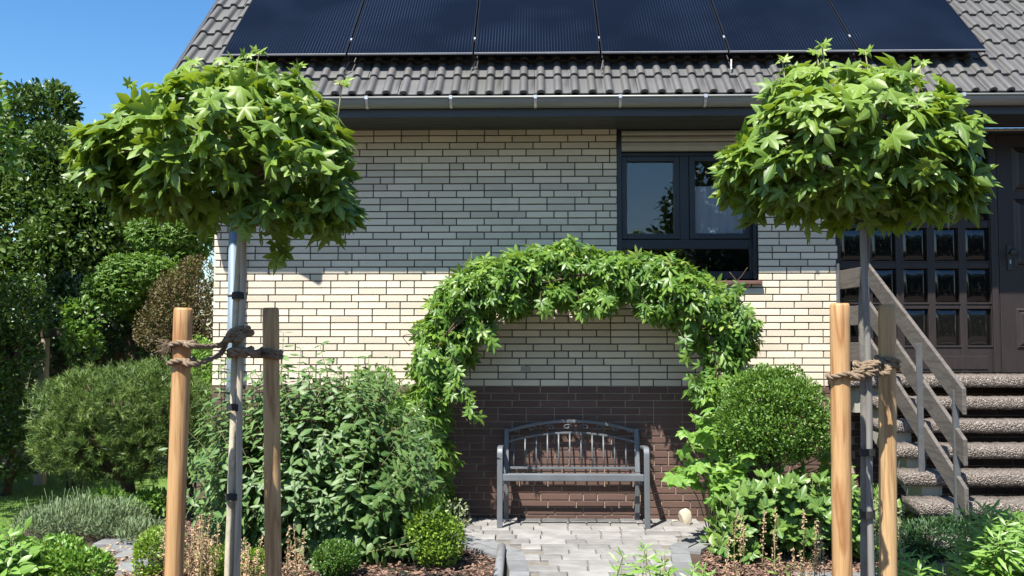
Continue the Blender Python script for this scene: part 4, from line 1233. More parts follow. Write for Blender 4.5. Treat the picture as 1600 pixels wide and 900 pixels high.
# hanging strands
hang = []; strands = []
for (px, py, n) in ((716, 600, 6), (732, 645, 5), (700, 610, 5), (760, 540, 4), (1088, 610, 6), (1070, 560, 4), (850, 497, 3), (905, 500, 3), (1010, 505, 3), (1150, 470, 6), (1160, 500, 5), (660, 590, 4)):
    st_ = [P(px - 6 + random.uniform(-6, 6), py - 45, YA - .08)]
    for q in range(n):
        h_ = P(px + random.uniform(-5, 5) + q * 1.6, py - 26 + q * 8, YA - .12); st_.append(h_)
        hang.append(np.array(h_)); hang.append(np.array(h_) + rng.normal(size=3) * .02)
    strands.append(st_)
hang = np.array(hang); nh = np.tile(np.array([0, -1.0, 0]), (len(hang), 1))
Rh = leaf_frames(hang, nh, .08, out=.3, upw=-.8, jit=.4, nup=.3, nout=.9, njit=.4)
p = np.concatenate([p, hang]); R = np.concatenate([R, Rh])
mb = MB()
for st_ in strands: mb.tube(curve(st_, 4), .0028, 5)
for yo in (-.07, .06, .2):
    for _ in range(2):
        pts = [P(px + random.uniform(-9, 9), py + random.uniform(-9, 9), YA + yo) for px, py in path_px]; pts[0].z = 0; pts[-1].z = 0
        mb.tube(curve(pts, 4), .007, 6)
for (a, b, c) in (((670, 600), (655, 610), (690, 625)), ((705, 610), (725, 650), (742, 668)), ((1120, 450), (1150, 440), (1168, 418)), ((1140, 460), (1165, 452), (1172, 445)), ((640, 540), (630, 525), (655, 522))):
    mb.tube(curve([P(*a, YA), P(*b, YA - .1), P(*c, YA - .15)], 6), .003, 5)
mb.build('stem', M['darkbark'], vine, kind='stuff')
pieces(vine, 'leaf', PALM, M['vine'], R, p, rng.random(len(p)), 300, front_order(p), 'foliage', rng.integers(0, 3, len(p)), smooth=True)

# ================================================================ STONE
def rock(name, c, s, mat, label):
    import bmesh
    bm = bmesh.new(); bmesh.ops.create_icosphere(bm, subdivisions=3, radius=1)
    cuts = [norm(rng.normal(size=3)) for _ in range(9)]
    for v in bm.verts:
        q = np.array(v.co)
        for cn in cuts:
            d = q @ cn
            if d > .52: q = q - cn * (d - .52)
        v.co = Vector(q * np.array(s))
    me = bpy.data.meshes.new(name); bm.to_mesh(me); bm.free(); me.materials.append(mat)
    o = bpy.data.objects.new(name, me); C.objects.link(o); o.location = c; return tag(o, label, 'stone')
q = P(1070, 803, -.22); rock('rock', (q.x, -.22, .07), (.075, .05, .11), M['stone'], 'pale cream stone standing on the paving at the wall, right of the bench')
q = G(1048, 812); rock('rock', (q.x, -.12, .03), (.03, .03, .018), M['stone'], 'tiny pale pebble on the paving just left of the cream stone')

# ================================================================ ROUND TREES WITH STAKES
def interp(c, x):
    xs = [p[0] for p in c]; ys = [p[1] for p in c]; return np.interp(x, xs, ys)
def crown_tree(name, label, Yt, px_t, top, bot, tdx, n, sprout, seed, sc=.86, sh=0):
    cx = (top[0][0] + top[-1][0]) / 2
    top = [(cx + sh + (x - cx) * sc, y + 8) for x, y in top]; bot = [(cx + sh + (x - cx) * sc, y - 2) for x, y in bot]
    s = S(Yt)
    x0, x1 = top[0][0], top[-1][0]; cx = (x0 + x1) / 2; hw = (x1 - x0) / 2
    pts, nrm = [], []
    Rd = hw / s * 0.95
    while len(pts) < n:
        x = rng.uniform(x0, x1); u = (x - cx) / hw
        t, b = interp(top, x), interp(bot, x)
        # the outline varies with the angle round the trunk, so other sides differ too
        v = rng.uniform(-1, 1)
        lim = math.sqrt(max(0, 1 - u * u)) ; 
        k = rng.random() ** .35 if rng.random() < .86 else rng.random()
        th = rng.uniform(0, 2 * math.pi)
        m, h = (t + b) / 2, (b - t) / 2
        vy = math.cos(th) * k; vz = math.sin(th) * k
        shr = 0.92
        px, py = x, m - h * vz * shr + 6
        Y = Yt + vy * Rd * (lim * .9 + .1)
        # keep real size at its own depth: move in world, not in the picture
        c = P(px, py, Yt)
        q = np.array([c.x, Y, c.z]); q += rng.normal(size=3) * .02
        nn = norm(np.array([u * .9 * lim + u * .4, vy, vz * .9 + .1]))
        pts.append(q); nrm.append(nn)
    p, nn = np.array(pts), np.array(nrm)
    # clumps: pull leaves toward twig ends
    tw = p[rng.choice(len(p), 150, replace=False)]
    d = ((p[:, None, :] - tw[None]) ** 2).sum(-1); j = d.argmin(1)
    p = p + (tw[j] - p) * .36
    m = len(p); up = np.array([0, 0, 1.0])
    horiz = nn * np.array([1, 1, .25])
    tip = horiz * .7 + up * -.45 + (p - tw[j]) * 3 + rng.normal(size=(m, 3)) * .33
    nr = nn * .75 + up * .5 + rng.normal(size=(m, 3)) * .42
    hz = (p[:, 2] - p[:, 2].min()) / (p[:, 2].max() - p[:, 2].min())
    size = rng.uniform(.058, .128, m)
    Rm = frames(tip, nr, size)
    tint = np.clip(rng.random(m) * .55 + hz ** 1.3 * .48, 0, .999)  # paler upward: young leaves, plus sunlit top and shaded underside put into the tint
    # a few young shoots standing above the crown
    sprout = [(a_, b_ + 14, c_) for a_, b_, c_ in sprout]
    for (px, py, yy) in sprout:
        q = np.array(P(px, py, Yt + yy))
        for a in range(4):
            th = a * 1.7 + random.random()
            p = np.vstack([p, q + np.array([math.cos(th), math.sin(th), 0]) * .01])
            Rm = np.concatenate([Rm, frames(np.array([[math.cos(th), math.sin(th), random.uniform(-.2, .8)]]), np.array([[random.uniform(-.4, .4), -.8, .6]]), np.array([random.uniform(.03, .055)]))]); tint = np.append(tint, random.uniform(.7, .99))
    # loose clusters that break the outline
    for _ in range(34):
        i = rng.integers(0, len(tw)); o_ = norm(tw[i] - p[:1].mean(0) * 0 - np.array([P(px_t, 215, Yt).x, Yt, P(px_t, 215, Yt).z]))
        q = tw[i] + o_ * rng.uniform(.01, .06) + np.array([0, 0, -.02])
        for a in range(5):
            tpv = o_ * .6 + np.array([0, 0, -.45]) + rng.normal(size=3) * .5
            p = np.vstack([p, q + rng.normal(size=3) * .022]); Rm = np.concatenate([Rm, frames(tpv[None], (o_ + np.array([0, -.3, .6]) + rng.normal(size=3) * .3)[None], np.array([rng.uniform(.05, .10)]))]); tint = np.append(tint, rng.uniform(.2, .95))
    base = P(px_t, 620, Yt)
    root = empty(name, (base.x + tdx, Yt, 0), label, 'tree', 'round-headed young trees tied between stakes')
    ht = P(px_t, 335, Yt)
    tb = P(px_t - (13 if tdx == 0 else 4), 700, Yt)
    mb = MB()
    tp = [Vector((tb.x - .01, Yt, 0)), Vector((tb.x, Yt, .5)), Vector((tb.x + .012, Yt, 1.2)), P(px_t - 4, 480, Yt), P(px_t + 2, 380, Yt), P(px_t + 3, 320, Yt), P(px_t + 2, 250, Yt)]
    cc = curve(tp, 5); mb.tube(cc, [.0235 - .009 * i / len(cc) + random.uniform(-.0015, .0015) for i in range(len(cc))], 14)
    mb.build('trunk', M['bark' if tdx == 0 else 'bark_shaded'], root)
    mb = MB(); top_ = P(px_t + 2, 290, Yt)
    for k in range(70):
        e = Vector(tw[k]) + (Vector(tw[k]) - top_) * .06; mid = top_.lerp(e, .5) + Vector((0, 0, .12))
        mb.tube(curve([top_, mid, e], 4), [.012 - .001 * i for i in range(9)], 5)
    for (px, py, yy) in sprout:
        e = P(px, py, Yt + yy); mb.tube([e + Vector((0.03 * (1 if px > px_t else -1) * -1, 0, -.25)), e], [.005, .003], 5)
    mb.build('branch', M['twig'], root, kind='stuff')
    # objects for leaves facing us
    rank = np.linalg.norm(p - np.array(CAM), axis=1)
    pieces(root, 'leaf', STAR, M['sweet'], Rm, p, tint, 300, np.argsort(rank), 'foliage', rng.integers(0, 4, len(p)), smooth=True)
    return root
YT1, YT2 = -3.9, -3.9
topL = [(112, 240), (130, 195), (160, 160), (200, 122), (240, 104), (285, 85), (330, 68), (370, 58), (410, 66), (450, 84), (500, 96), (530, 120), (552, 170), (562, 250), (570, 320)]
botL = [(112, 250), (130, 285), (150, 315), (190, 335), (230, 358), (270, 352), (310, 362), (350, 356), (380, 372), (420, 386), (460, 390), (500, 374), (540, 356), (570, 335)]
crown_tree('sweetgum_tree', 'left round-headed tree with star-shaped leaves, in front of the downpipe', YT1, 374, topL, botL, 0, 1500,
           [(405, 66, -.1), (385, 72, 0), (205, 118, 0), (535, 115, 0), (300, 82, -.2), (465, 88, .1)], 1, .85, 5)
topR = [(1118, 252), (1132, 205), (1158, 150), (1195, 105), (1235, 84), (1290, 76), (1350, 70), (1400, 80), (1440, 90), (1478, 115), (1505, 165), (1528, 215), (1542, 265), (1552, 300)]
botR = [(1118, 262), (1140, 310), (1170, 345), (1210, 342), (1260, 340), (1300, 338), (1340, 340), (1380, 352), (1420, 352), (1460, 350), (1500, 338), (1530, 315), (1552, 306)]
crown_tree('sweetgum_tree', 'right round-headed tree with star-shaped leaves, in front of the door and window', YT2, 1352, topR, botR, .001, 1400,
           [(1284, 56, -.1), (1276, 66, 0), (1222, 78, 0), (1440, 82, 0), (1485, 135, .1), (1352, 66, 0)], 2, .84, -9)

def stake(pxt, pyt, pxb, pyb, Y, r, mat, label):
    a = P(pxt, pyt, Y); b = P(pxb, pyb, Y); d = (b - a) / (a.z - b.z); e = a + d * a.z
    mb = MB(); n = 22
    pts = [e + (a - e) * k / n for k in range(n)] + [a - (a - e).normalized() * .012, a]
    rr = [r * (1 + .012 * math.sin(k * 1.3)) for k in range(n)] + [r, r * .88]
    mb.tube(pts, rr, 26); o = mb.build('tree_stake', mat, origin=tuple(e)); tag(o, label, 'stake', 'round wooden tree stakes'); return a, e
s1 = stake(286.5, 481, 271.5, 900, -4.25, .0412, M['stake'], 'leaning orange-brown wooden stake left of the left round tree')
s2 = stake(423, 481, 427, 900, -3.7, .041, M['stake_dull'], 'shaded brown wooden stake right of the left round tree')
s3 = stake(1312, 474, 1316, 900, -4.2, .0435, M['stake'], 'pale thick wooden stake left of the right round tree')
s4 = stake(1386, 476, 1388, 900, -3.75, .042, M['stake_dull'], 'greenish wooden stake right of the right round tree, before the stair railing')

def cane(name, label, pts, r, ties, Yc, mat):
    mb = MB(); mb.tube(curve(pts, 5), r, 12); o = mb.build('support_cane', mat, origin=(pts[0][0], pts[0][1], 0)); tag(o, label, 'cane')
    for (px, py) in ties:
        q = P(px, py, Yc); mb = MB(); w = .032
        V, F = [], []; k = 20
        if py < 400: w = .026
        for z in (-.017, .017):
            for i in range(k):
                t = 2 * math.pi * i / k; V.append((q.x + w * 1.12 * math.cos(t), Yc + .040 * math.sin(t), q.z + z + .002 * math.sin(3 * t)))
        for i in range(k): F.append((i, (i+1) % k, k + (i+1) % k, k + i))
        mb.add(V, F, True); mb.build('tie_strap', M['black'], o)
gL = P(373, 700, YT1 - .0); 
cane('support_cane', 'grey cane tied with black straps to the left round tree', [(P(372, 700, YT1).x - .004, YT1 - .01, 0), tuple(P(373, 800, YT1 - .02)), tuple(P(374, 640, YT1 - .02)), tuple(P(377, 520, YT1 - .02)), tuple(P(380, 440, YT1 - .02)), tuple(P(380, 345, YT1 - .02))], .0155,
     [(374, 462), (366, 636), (364, 775)], YT1 - .01, M['cane'])
cane('support_cane', 'grey cane tied with black straps to the right round tree', [(P(1358, 700, YT2).x, YT2 - .01, 0), tuple(P(1359, 800, YT2 - .02)), tuple(P(1358, 640, YT2 - .02)), tuple(P(1355, 520, YT2 - .02)), tuple(P(1351, 440, YT2 - .02)), tuple(P(1348, 345, YT2 - .02))], .016,
     [(1346, 344), (1355, 706), (1355, 803)], YT2 - .01, M['cane_shaded'])

# ---- ropes: three twisted strands
def rope_along(mb, pts, r=.0115, turns=34):
    c = curve(pts, 10); L = 0; prev = None; ph = 0
    cs = [[] for _ in range(3)]
    for i, p in enumerate(c):
        if prev is not None: L += (p - prev).length
        prev = p
        d = (c[min(i+1, len(c)-1)] - c[max(i-1, 0)]).normalized()
        a = Vector((0, 0, 1)) if abs(d.z) < .9 else Vector((1, 0, 0))
        u = (a - d * a.dot(d)).normalized(); w = d.cross(u)
        for s in range(3):
            t = L * turns * 2.2 + s * 2.094
            cs[s].append(p + (u * math.cos(t) + w * math.sin(t)) * r * .58)
    for s in range(3): mb.tube(cs[s], r * .62, 6)
def ring(c, r, z0, tilt=0, turns=1, n=12, ry=None):
    ry = ry or r
    return [(c[0] + r * math.cos(t), c[1] + ry * math.sin(t), z0 + tilt * math.cos(t) + .004 * math.sin(3 * t)) for t in [2 * math.pi * turns * i / (n * turns) for i in range(n * turns + 1)]]
def at_z(se, z): a, e = se; k = z / a.z; return e + (a - e) * k
def dens(pts, n=4):
    return curve(pts, n)
def rope_set(name, label, sa, sb, zs_a, zs_b, tx, Yt, zt, frayed=None):
    mb = MB()
    for z in zs_a:
        c = at_z(sa, z); rope_along(mb, ring(c, .053, z, .006), .0115)
    for z in zs_b:
        c = at_z(sb, z); rope_along(mb, ring(c, .05, z, -.008), .011)
    for z in zt:
        rope_along(mb, ring((tx, Yt), .052, z, .004), .0125)
    # spans between
    for z in zs_a:
        c = at_z(sa, z); rope_along(mb, [(c.x + .03, c.y - .05, z), (c.x + .08, c.y - .045, z - .012), ((c.x + tx) / 2, Yt - .05, (z + zt[0]) / 2 - .03), (tx - .04, Yt - .055, zt[0] - .01), (tx + .03, Yt - .05, zt[0])], .013)
    for z in zs_b:
        c = at_z(sb, z); rope_along(mb, [(tx, Yt - .052, zt[-1]), (tx + .06, Yt - .04, zt[-1] - .005), ((c.x + tx) / 2 + .02, Yt - .03, (z + zt[-1]) / 2 - .01), (c.x - .045, c.y - .042, z), (c.x + .01, c.y - .058, z)], .012)
    # knot
    for k in range(4):
        a = random.random() * 3; rope_along(mb, [(tx + .035 * math.cos(a + t) * (1 + .2 * k), Yt - .055 + .015 * math.sin(2 * t + k), zt[0] + .03 * math.sin(a + t + k * .4)) for t in [i * .7 for i in range(7)]], .011)
    o = mb.build('rope', M['rope']); tag(o, label, 'rope', 'ropes lashing trees to stakes')
    # frayed ends
    fb = MB(); c = at_z(sa, zs_a[0])
    for k in range(60):
        b0 = Vector((c.x - .05 + random.uniform(-.01, .02), c.y - .045, zs_a[0] + random.uniform(-.02, .02)))
        fb.tube([b0, b0 + Vector((random.uniform(-.05, .0), random.uniform(-.03, 0), random.uniform(-.06, .03)))], [.0012, .0006], 3, cap=False)
    if frayed: fb.build('frayed_end', M['rope'], o, kind='stuff')
    return o
def zpx(px, py, Y): return P(px, py, Y).z
rope_set('rope', 'brown twisted rope around the left tree and its two stakes, end frayed', s1, s2, [zpx(286, 537, -4.28), zpx(286, 565, -4.28)], [zpx(425, 549, -3.75), zpx(425, 556, -3.75)], P(376, 540, YT1).x, YT1, [zpx(376, 522, YT1), zpx(376, 553, YT1), zpx(376, 547, YT1)], True)
rope_set('rope', 'brown twisted rope around the right tree and its two stakes', s3, s4, [zpx(1312, 586, -4.23)], [zpx(1388, 562, -3.75), zpx(1388, 570, -3.75)], P(1354, 575, YT2).x, YT2, [zpx(1354, 575, YT2), zpx(1354, 568, YT2), zpx(1354, 582, YT2)], False)

# ================================================================ SHRUBS NEAR THE HOUSE
# big grey-green shrub left of the arch
Yb_ = -1.4
topb = [(300, 660), (340, 610), (390, 585), (440, 560), (500, 560), (545, 572), (600, 575), (640, 600), (665, 630), (700, 700)]
specs = []
cb = P(480, 870, Yb_)
for k in range(600):
    px = random.uniform(300, 692); tp = interp(topb, px)
    py = tp + 6 + (random.random() ** 1.3) * (850 - tp)
    Y = Yb_ + random.uniform(-.55, .5) * (1 if py > 640 else .7)
    e = P(px, py, Yb_); e.y = Y
    if e.y > -.15: e.y = -.15
    b0 = Vector((cb.x + (e.x - cb.x) * .35 + random.uniform(-.15, .15), Yb_ + random.uniform(-.2, .2), max(0.0, e.z - random.uniform(.4, .9) if random.random() < .5 else 0)))
    specs.append((b0, e))
for px, py in ((345, 540), (352, 560), (443, 520), (470, 545), (500, 540), (560, 560), (575, 558), (610, 560), (430, 550)):
    e = P(px, py, Yb_ - .1); specs.append((Vector((e.x + random.uniform(-.1, .1), Yb_, .2)), e))
sprigs('lance_leaf_shrub', 'large loose grey-green shrub with lance-shaped leaves between the left stakes and the bench', 'shrub', specs, LANCE, M['budd'], .14, .07, nobj=300, droop=.45, stemr=.0045, face=.6)
# small sunlit tips behind, against the wall
bush('leafy_bush', 'yellow-green small-leaved bush behind the grey-green shrub at the arch foot', 'bush', [Bl(590, 640, -.75, 42, 62), Bl(620, 690, -.75, 34, 60), Bl(560, 640, -.6, 34, 52)], 3200, OVAL2, .045, M['bright'], clumps=30, upw=.5, nobj=0)
bush('euonymus_bush', 'upright bright lime-green bush beside the paved path left of the bench', 'bush', [Bl(672, 835, -1.75, 34, 48), Bl(690, 845, -1.75, 34, 40), Bl(668, 800, -1.75, 22, 26)], 5200, OVAL2, .026, M['lime'], clumps=60, frac=.32, upw=.6, inner=.6)
bush('variegated_sprigs', 'cream-edged sprigs rising behind the lime-green bush', 'bush', [Bl(712, 812, -1.55, 20, 30), Bl(655, 790, -1.5, 16, 20)], 420, OVAL2, .028, M['varieg'], clumps=20, upw=.5)
bush('box_ball', 'low round box bush on the mulch below the grey-green shrub', 'bush', [Bl(526, 872, -2.0, 34, 26, .15)], 3800, OVAL2, .02, M['box'], clumps=90, frac=.2, upw=.5, inner=.6)
bush('trimmed_ball_shrub', 'dense rounded evergreen shrub in front of the wall right of the arch', 'shrub',
     [Bl(1208, 650, -1.05, 84, 72, .38), Bl(1195, 620, -1.05, 60, 42, .28), Bl(1170, 668, -1.05, 50, 50, .25), Bl(1245, 672, -1.05, 48, 46, .25), Bl(1185, 600, -1.05, 36, 22, .18)], 21000, OVAL2, .027, M['ballleaf'], clumps=70, frac=.27, upw=.7, inner=.7, power=.5,
     trunk=(.03, 'darkbark', [(P(1200, 800, -1.05).x, -1.05, 0), (P(1202, 760, -1.05).x, -1.05, .25), tuple(P(1205, 700, -1.05))]), stems=12)
# big lobed leaves
lb = []
for px, py, Y in ((1085, 715, -.95), (1110, 690, -.9), (1100, 745, -1.0), (1075, 745, -1.1), (1118, 770, -1.1), (1130, 720, -1.0), (1095, 665, -.8), (1140, 690, -.9), (1120, 650, -.75), (1145, 765, -1.1), (1290, 700, -.8), (1300, 740, -.9), (1275, 745, -.95), (1165, 750, -1.1), (1170, 600, -.8), (1105, 735, -1.1), (1125, 745, -1.15), (1088, 690, -1.05), (1150, 725, -1.15)):
    for _ in range(6): lb.append(np.array(P(px + random.uniform(-22, 22), py + random.uniform(-20, 20), Y + random.uniform(-.1, .1))))
lb = np.array(lb); nl = norm(np.stack([rng.uniform(-.7, .5, len(lb)), np.full(len(lb), -.8), rng.uniform(.2, .9, len(lb))], 1))
root = empty('lobed_leaf_plant', (P(1105, 800, -.95).x, -.95, 0), 'bright plant with large lobed leaves between the bench and the rounded shrub', 'plant')
mb = MB()
for k in range(0, len(lb), 3):
    e = Vector(lb[k]); b0 = Vector((P(1125, 800, -.95).x + random.uniform(-.1, .15), -.95, 0)); mb.tube(curve([b0, b0.lerp(e, .5) + Vector((0, 0, .12)), e], 4), .005, 5)
mb.build('stem', M['twig'], root, kind='stuff')
pieces(root, 'leaf', BIG, M['fig'], leaf_frames(lb, nl, .115, out=.6, upw=-.4, jit=.4, nup=.5, nout=.8, njit=.25), lb, rng.random(len(lb)), 300, front_order(lb), 'foliage', rng.integers(0, 3, len(lb)))
# rhododendron
specs = []
for k in range(330):
    px = random.uniform(1115, 1400); tp = np.interp(px, [1100, 1150, 1200, 1260, 1330, 1410], [800, 765, 740, 742, 760, 780])
    py = tp + random.random() ** 1.1 * 95
    e = P(px, py, -1.3); e.y = -1.3 + random.uniform(-.35, .3); e.z = max(e.z, .06)
    b0 = Vector((e.x + random.uniform(-.1, .1), -1.3 + random.uniform(-.1, .1), max(0, e.z - .35)))
    specs.append((b0, e))
sprigs('rhododendron', 'glossy broad-leaved evergreen shrub behind the pale stake of the right tree', 'shrub', specs, BROAD, M['rhodo'], .105, .09, nobj=300, pair=2, whorl_top=7, start=.45, droop=.0, stemr=.006, tail=.9, face=.45)

# ================================================================ FRONT PLANTS
def clump_specs(px0, px1, top, Y, n, hz=.35, dy=.2):
    out = []
    for _ in range(n):
        px = random.uniform(px0, px1); py = interp(top, px) + random.random() ** 1.4 * 60
        e = P(px, py, Y); e.y += random.uniform(-dy, dy); e.z = max(e.z, .05)
        out.append((Vector((e.x + random.uniform(-.08, .08), Y + random.uniform(-.08, .08), 0)), e))
    return out
sprigs('leafy_perennial', 'clump with long shiny leaves in the bottom left corner', 'plant', clump_specs(-40, 50, [(-40, 830), (0, 828), (50, 845)], -2.6, 60), LANCE, M['bright'], .16, .05, nobj=200, start=.5)
bush('low_shrub', 'low bright green small-leaved shrub at the bottom left, beside the stepping slabs', 'bush', [Bl(70, 885, -2.4, 60, 36), Bl(130, 890, -2.4, 45, 30), Bl(20, 895, -2.4, 50, 35), Bl(95, 862, -2.3, 36, 22)], 6500, OVAL2, .036, M['bright'], clumps=40, frac=.3, upw=.6)
bush('ground_cover', 'yellow-green ground cover spilling between the stepping slabs and the leaning stake', 'bush', [Bl(232, 872, -2.0, 22, 40), Bl(245, 850, -1.8, 20, 26), Bl(350, 878, -2.1, 34, 24), Bl(400, 880, -2.1, 26, 20)], 4200, OVAL2, .024, M['lime'], clumps=40, frac=.3, upw=.6)
n = 7000
lvb = [Bl(125, 808, -.75, 72, 26, .35), Bl(80, 815, -.75, 50, 20, .3), Bl(180, 812, -.75, 46, 28, .3), Bl(220, 830, -1.0, 34, 16, .2)]
p, nn = shell_points(lvb, n, .4, .5); k = p[:, 2] > .01; p, nn = p[k], nn[k]
root = empty('lavender', (P(130, 830, -.75).x, -.75, 0), 'grey-green lavender mound at the lawn edge under the pine', 'shrub')
pieces(root, 'leaf', NARROW, M['lav'], leaf_frames(p, nn, .05, out=.5, upw=1.0, jit=.35), p, rng.random(len(p)), 0, None, 'foliage', rng.integers(0, 2, len(p)))
mb = MB()
for _ in range(60):
    b0 = P(random.uniform(60, 200), 815, -.75); b0.z = .1; b0.y += random.uniform(-.3, .3); mb.tube([b0, b0 + Vector((random.uniform(-.1, .1), 0, random.uniform(.15, .3)))], .0016, 3)
mb.build('stem', M['lav'], root, kind='stuff', tint=.5)
# spikes of dry blossom
def spikes(name, label, pts, Y, h=(.15, .32), mat='tan', size=.017):
    T = []; mb = MB()
    for px, py in pts:
        e = P(px, py, Y + random.uniform(-.12, .12)); hgt = random.uniform(*h)
        b0 = Vector((e.x + random.uniform(-.03, .03), e.y, max(0, e.z - hgt)))
        mb.tube([Vector((b0.x, b0.y, 0)), b0, e], .0022, 4)
        m = int(hgt * 190)
        for i in range(m):
            t = i / m; q = b0.lerp(e, t); r = .016 * (1 - .7 * t); a = random.random() * 6.28
            T.append((q.x + r * math.cos(a), q.y + r * math.sin(a), q.z))
    T = np.array(T); m = len(T)
    root = empty(name, (T[:, 0].mean(), Y, 0), label, 'flowers')
    mb.build('stem', M['twig'], root, kind='stuff')
    R = frames(rng.normal(size=(m, 3)) + [0, -.2, .3], rng.normal(size=(m, 3)) + [0, -.6, .6], size * rng.uniform(.7, 1.3, m))
    pieces(root, 'blossom', OVAL2, M[mat], R, T, rng.random(m), 0, None, 'blossoms')
    return root
spikes('flower_spikes', 'dry tan flower spikes between the left stakes', [(random.uniform(258, 345), random.uniform(800, 875)) for _ in range(46)], -2.3)
spikes('flower_spikes', 'dry tan flower spikes around the trunk foot of the left tree', [(random.uniform(370, 425), random.uniform(822, 885)) for _ in range(18)], -2.3)
spikes('flower_spikes', 'thin row of reddish flower spikes right of the shaded brown stake', [(462 + random.uniform(-14, 16), 815 + abs(random.gauss(0, 30))) for _ in range(9)], -2.2)
spikes('flower_spikes', 'pale tan flower spikes in front of the glossy evergreen shrub', [(random.uniform(1135, 1300), random.uniform(785, 875)) for _ in range(20)], -2.25)
spikes('flower_spikes', 'cream flower spikes beside the greenish stake of the right tree', [(random.uniform(1360, 1412), random.uniform(755, 860)) for _ in range(28)], -2.2, mat='varieg')
sprigs('peony_plant', 'young sprig with long pointed leaves rising over the paved path at the bottom', 'plant', clump_specs(955, 1040, [(950, 860), (1000, 842), (1040, 865)], -2.7, 16), NARROW, M['bright'], .13, .06, nobj=200, start=.45, pair=3)
sprigs('peony_plant', 'low tuft of pointed leaves at the bottom just right of the paved path', 'plant', clump_specs(1070, 1110, [(1060, 885), (1110, 878)], -2.7, 8), NARROW, M['bright'], .11, .06, nobj=150, start=.45, pair=3)
sprigs('peony_plant', 'small tuft of pointed leaves at the bottom left of the pale thick stake', 'plant', clump_specs(1200, 1235, [(1190, 882), (1240, 878)], -2.7, 6), NARROW, M['bright'], .11, .06, nobj=150, start=.45, pair=3)
sprigs('peony_plant', 'tuft of pointed leaves on the mulch left of the lime-green bush', 'plant', clump_specs(600, 640, [(600, 880), (650, 882)], -2.5, 7), NARROW, M['lime'], .09, .06, nobj=150, start=.45, pair=3)
sprigs('leafy_perennial', 'tuft of narrow bright leaves at the foot of the greenish stake', 'plant', clump_specs(1405, 1460, [(1400, 875), (1430, 866), (1460, 880)], -3.2, 40), NARROW, M['bright'], .14, .05, nobj=250, start=.4, pair=3)
sprigs('leafy_perennial', 'tall clump of narrow bright leaves in the bottom right corner', 'plant', clump_specs(1520, 1640, [(1515, 815), (1560, 798), (1600, 810), (1640, 820)], -3.3, 130, dy=.25), NARROW, M['bright'], .15, .045, nobj=300, start=.3, pair=3)
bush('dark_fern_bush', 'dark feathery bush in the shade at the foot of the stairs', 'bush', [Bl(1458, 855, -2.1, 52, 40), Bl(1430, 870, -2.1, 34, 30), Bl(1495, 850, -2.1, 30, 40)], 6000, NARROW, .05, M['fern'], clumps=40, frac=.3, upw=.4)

# ================================================================ LEFT GARDEN
# umbrella pine
pb_ = [Bl(116, 645, -.1, 56, 50, .45), Bl(190, 618, -.1, 84, 40, .5), Bl(250, 640, 0.0, 58, 64, .4), Bl(108, 690, -.1, 40, 40, .35), Bl(170, 690, -.2, 78, 52, .45), Bl(245, 700, -.1, 44, 40, .35), Bl(150, 708, -.2, 44, 26, .3)]
allb = pb_ + subclump(pb_, 34, .42)
p, nn = shell_points(allb, 2500, .72, .6)
root = empty('dwarf_pine', (P(205, 800, 0).x, 0, 0), 'wide umbrella-shaped dwarf pine on a short dark trunk left of the house', 'pine')
mb = MB(); bx_ = P(200, 800, 0).x
tp = [Vector((bx_ + .02, 0, 0)), Vector((bx_, 0, .25)), Vector((bx_ - .02, -.02, .42))]
mb.tube(curve(tp, 5), [.075, .07, .066, .064, .062, .06, .06, .06, .058, .056, .055], 12); mb.build('trunk', M['darkbark'], root)
mb = MB()
for c, r in pb_ * 3 + allb[8:60]:
    e = Vector(c); mid = tp[-1].lerp(e, .5) + Vector((random.uniform(-.1, .1), random.uniform(-.1, .1), -.05)); mb.tube(curve([tp[-1] - Vector((0, 0, .05)), mid, e], 4), [.03 - .0028 * i for i in range(9)], 6)
mb.build('branch', M['darkbark'], root, kind='stuff')
NN = 34
T = np.repeat(p, NN, 0); ax = norm(np.repeat(nn, NN, 0) * .8 + np.array([0, 0, .6]))
off_ = rng.uniform(0, .07, len(T)); T = T + ax * off_[:, None]
rad = norm(rng.normal(size=T.shape)); tip = norm(rad - ax * (rad * ax).sum(1, keepdims=True)) * .75 + ax * .8
R = frames(tip, rng.normal(size=T.shape), rng.uniform(.045, .075, len(T)))
tn = np.clip(np.repeat(rng.random(len(p)), NN) * .7 + rng.random(len(T)) * .3, 0, .999)
NEEDW = [(np.array(v) * [2.3, 1, 2.3], f, r) for v, f, r in NEEDLE]
pieces(root, 'needle', NEEDW, M['pine'], R, T, tn, 0, None, 'foliage', rng.integers(0, 2, len(T)))
bush('leafy_bush', 'bright green bush between the pine and the house corner', 'bush', [Bl(310, 590, .7, 26, 60, .3), Bl(285, 640, .6, 26, 50, .3), Bl(322, 640, .6, 16, 60, .2)], 5200, OVAL2, .036, M['bright'], clumps=40, frac=.3, upw=.3)
bush('leafy_bush', 'low yellow-green leafy plant at the foot of the pine trunk', 'bush', [Bl(168, 785, -.35, 30, 18), Bl(240, 785, -.2, 34, 16), Bl(195, 800, -.45, 40, 16)], 1600, BROAD, .06, M['bright'], clumps=26, upw=.3)
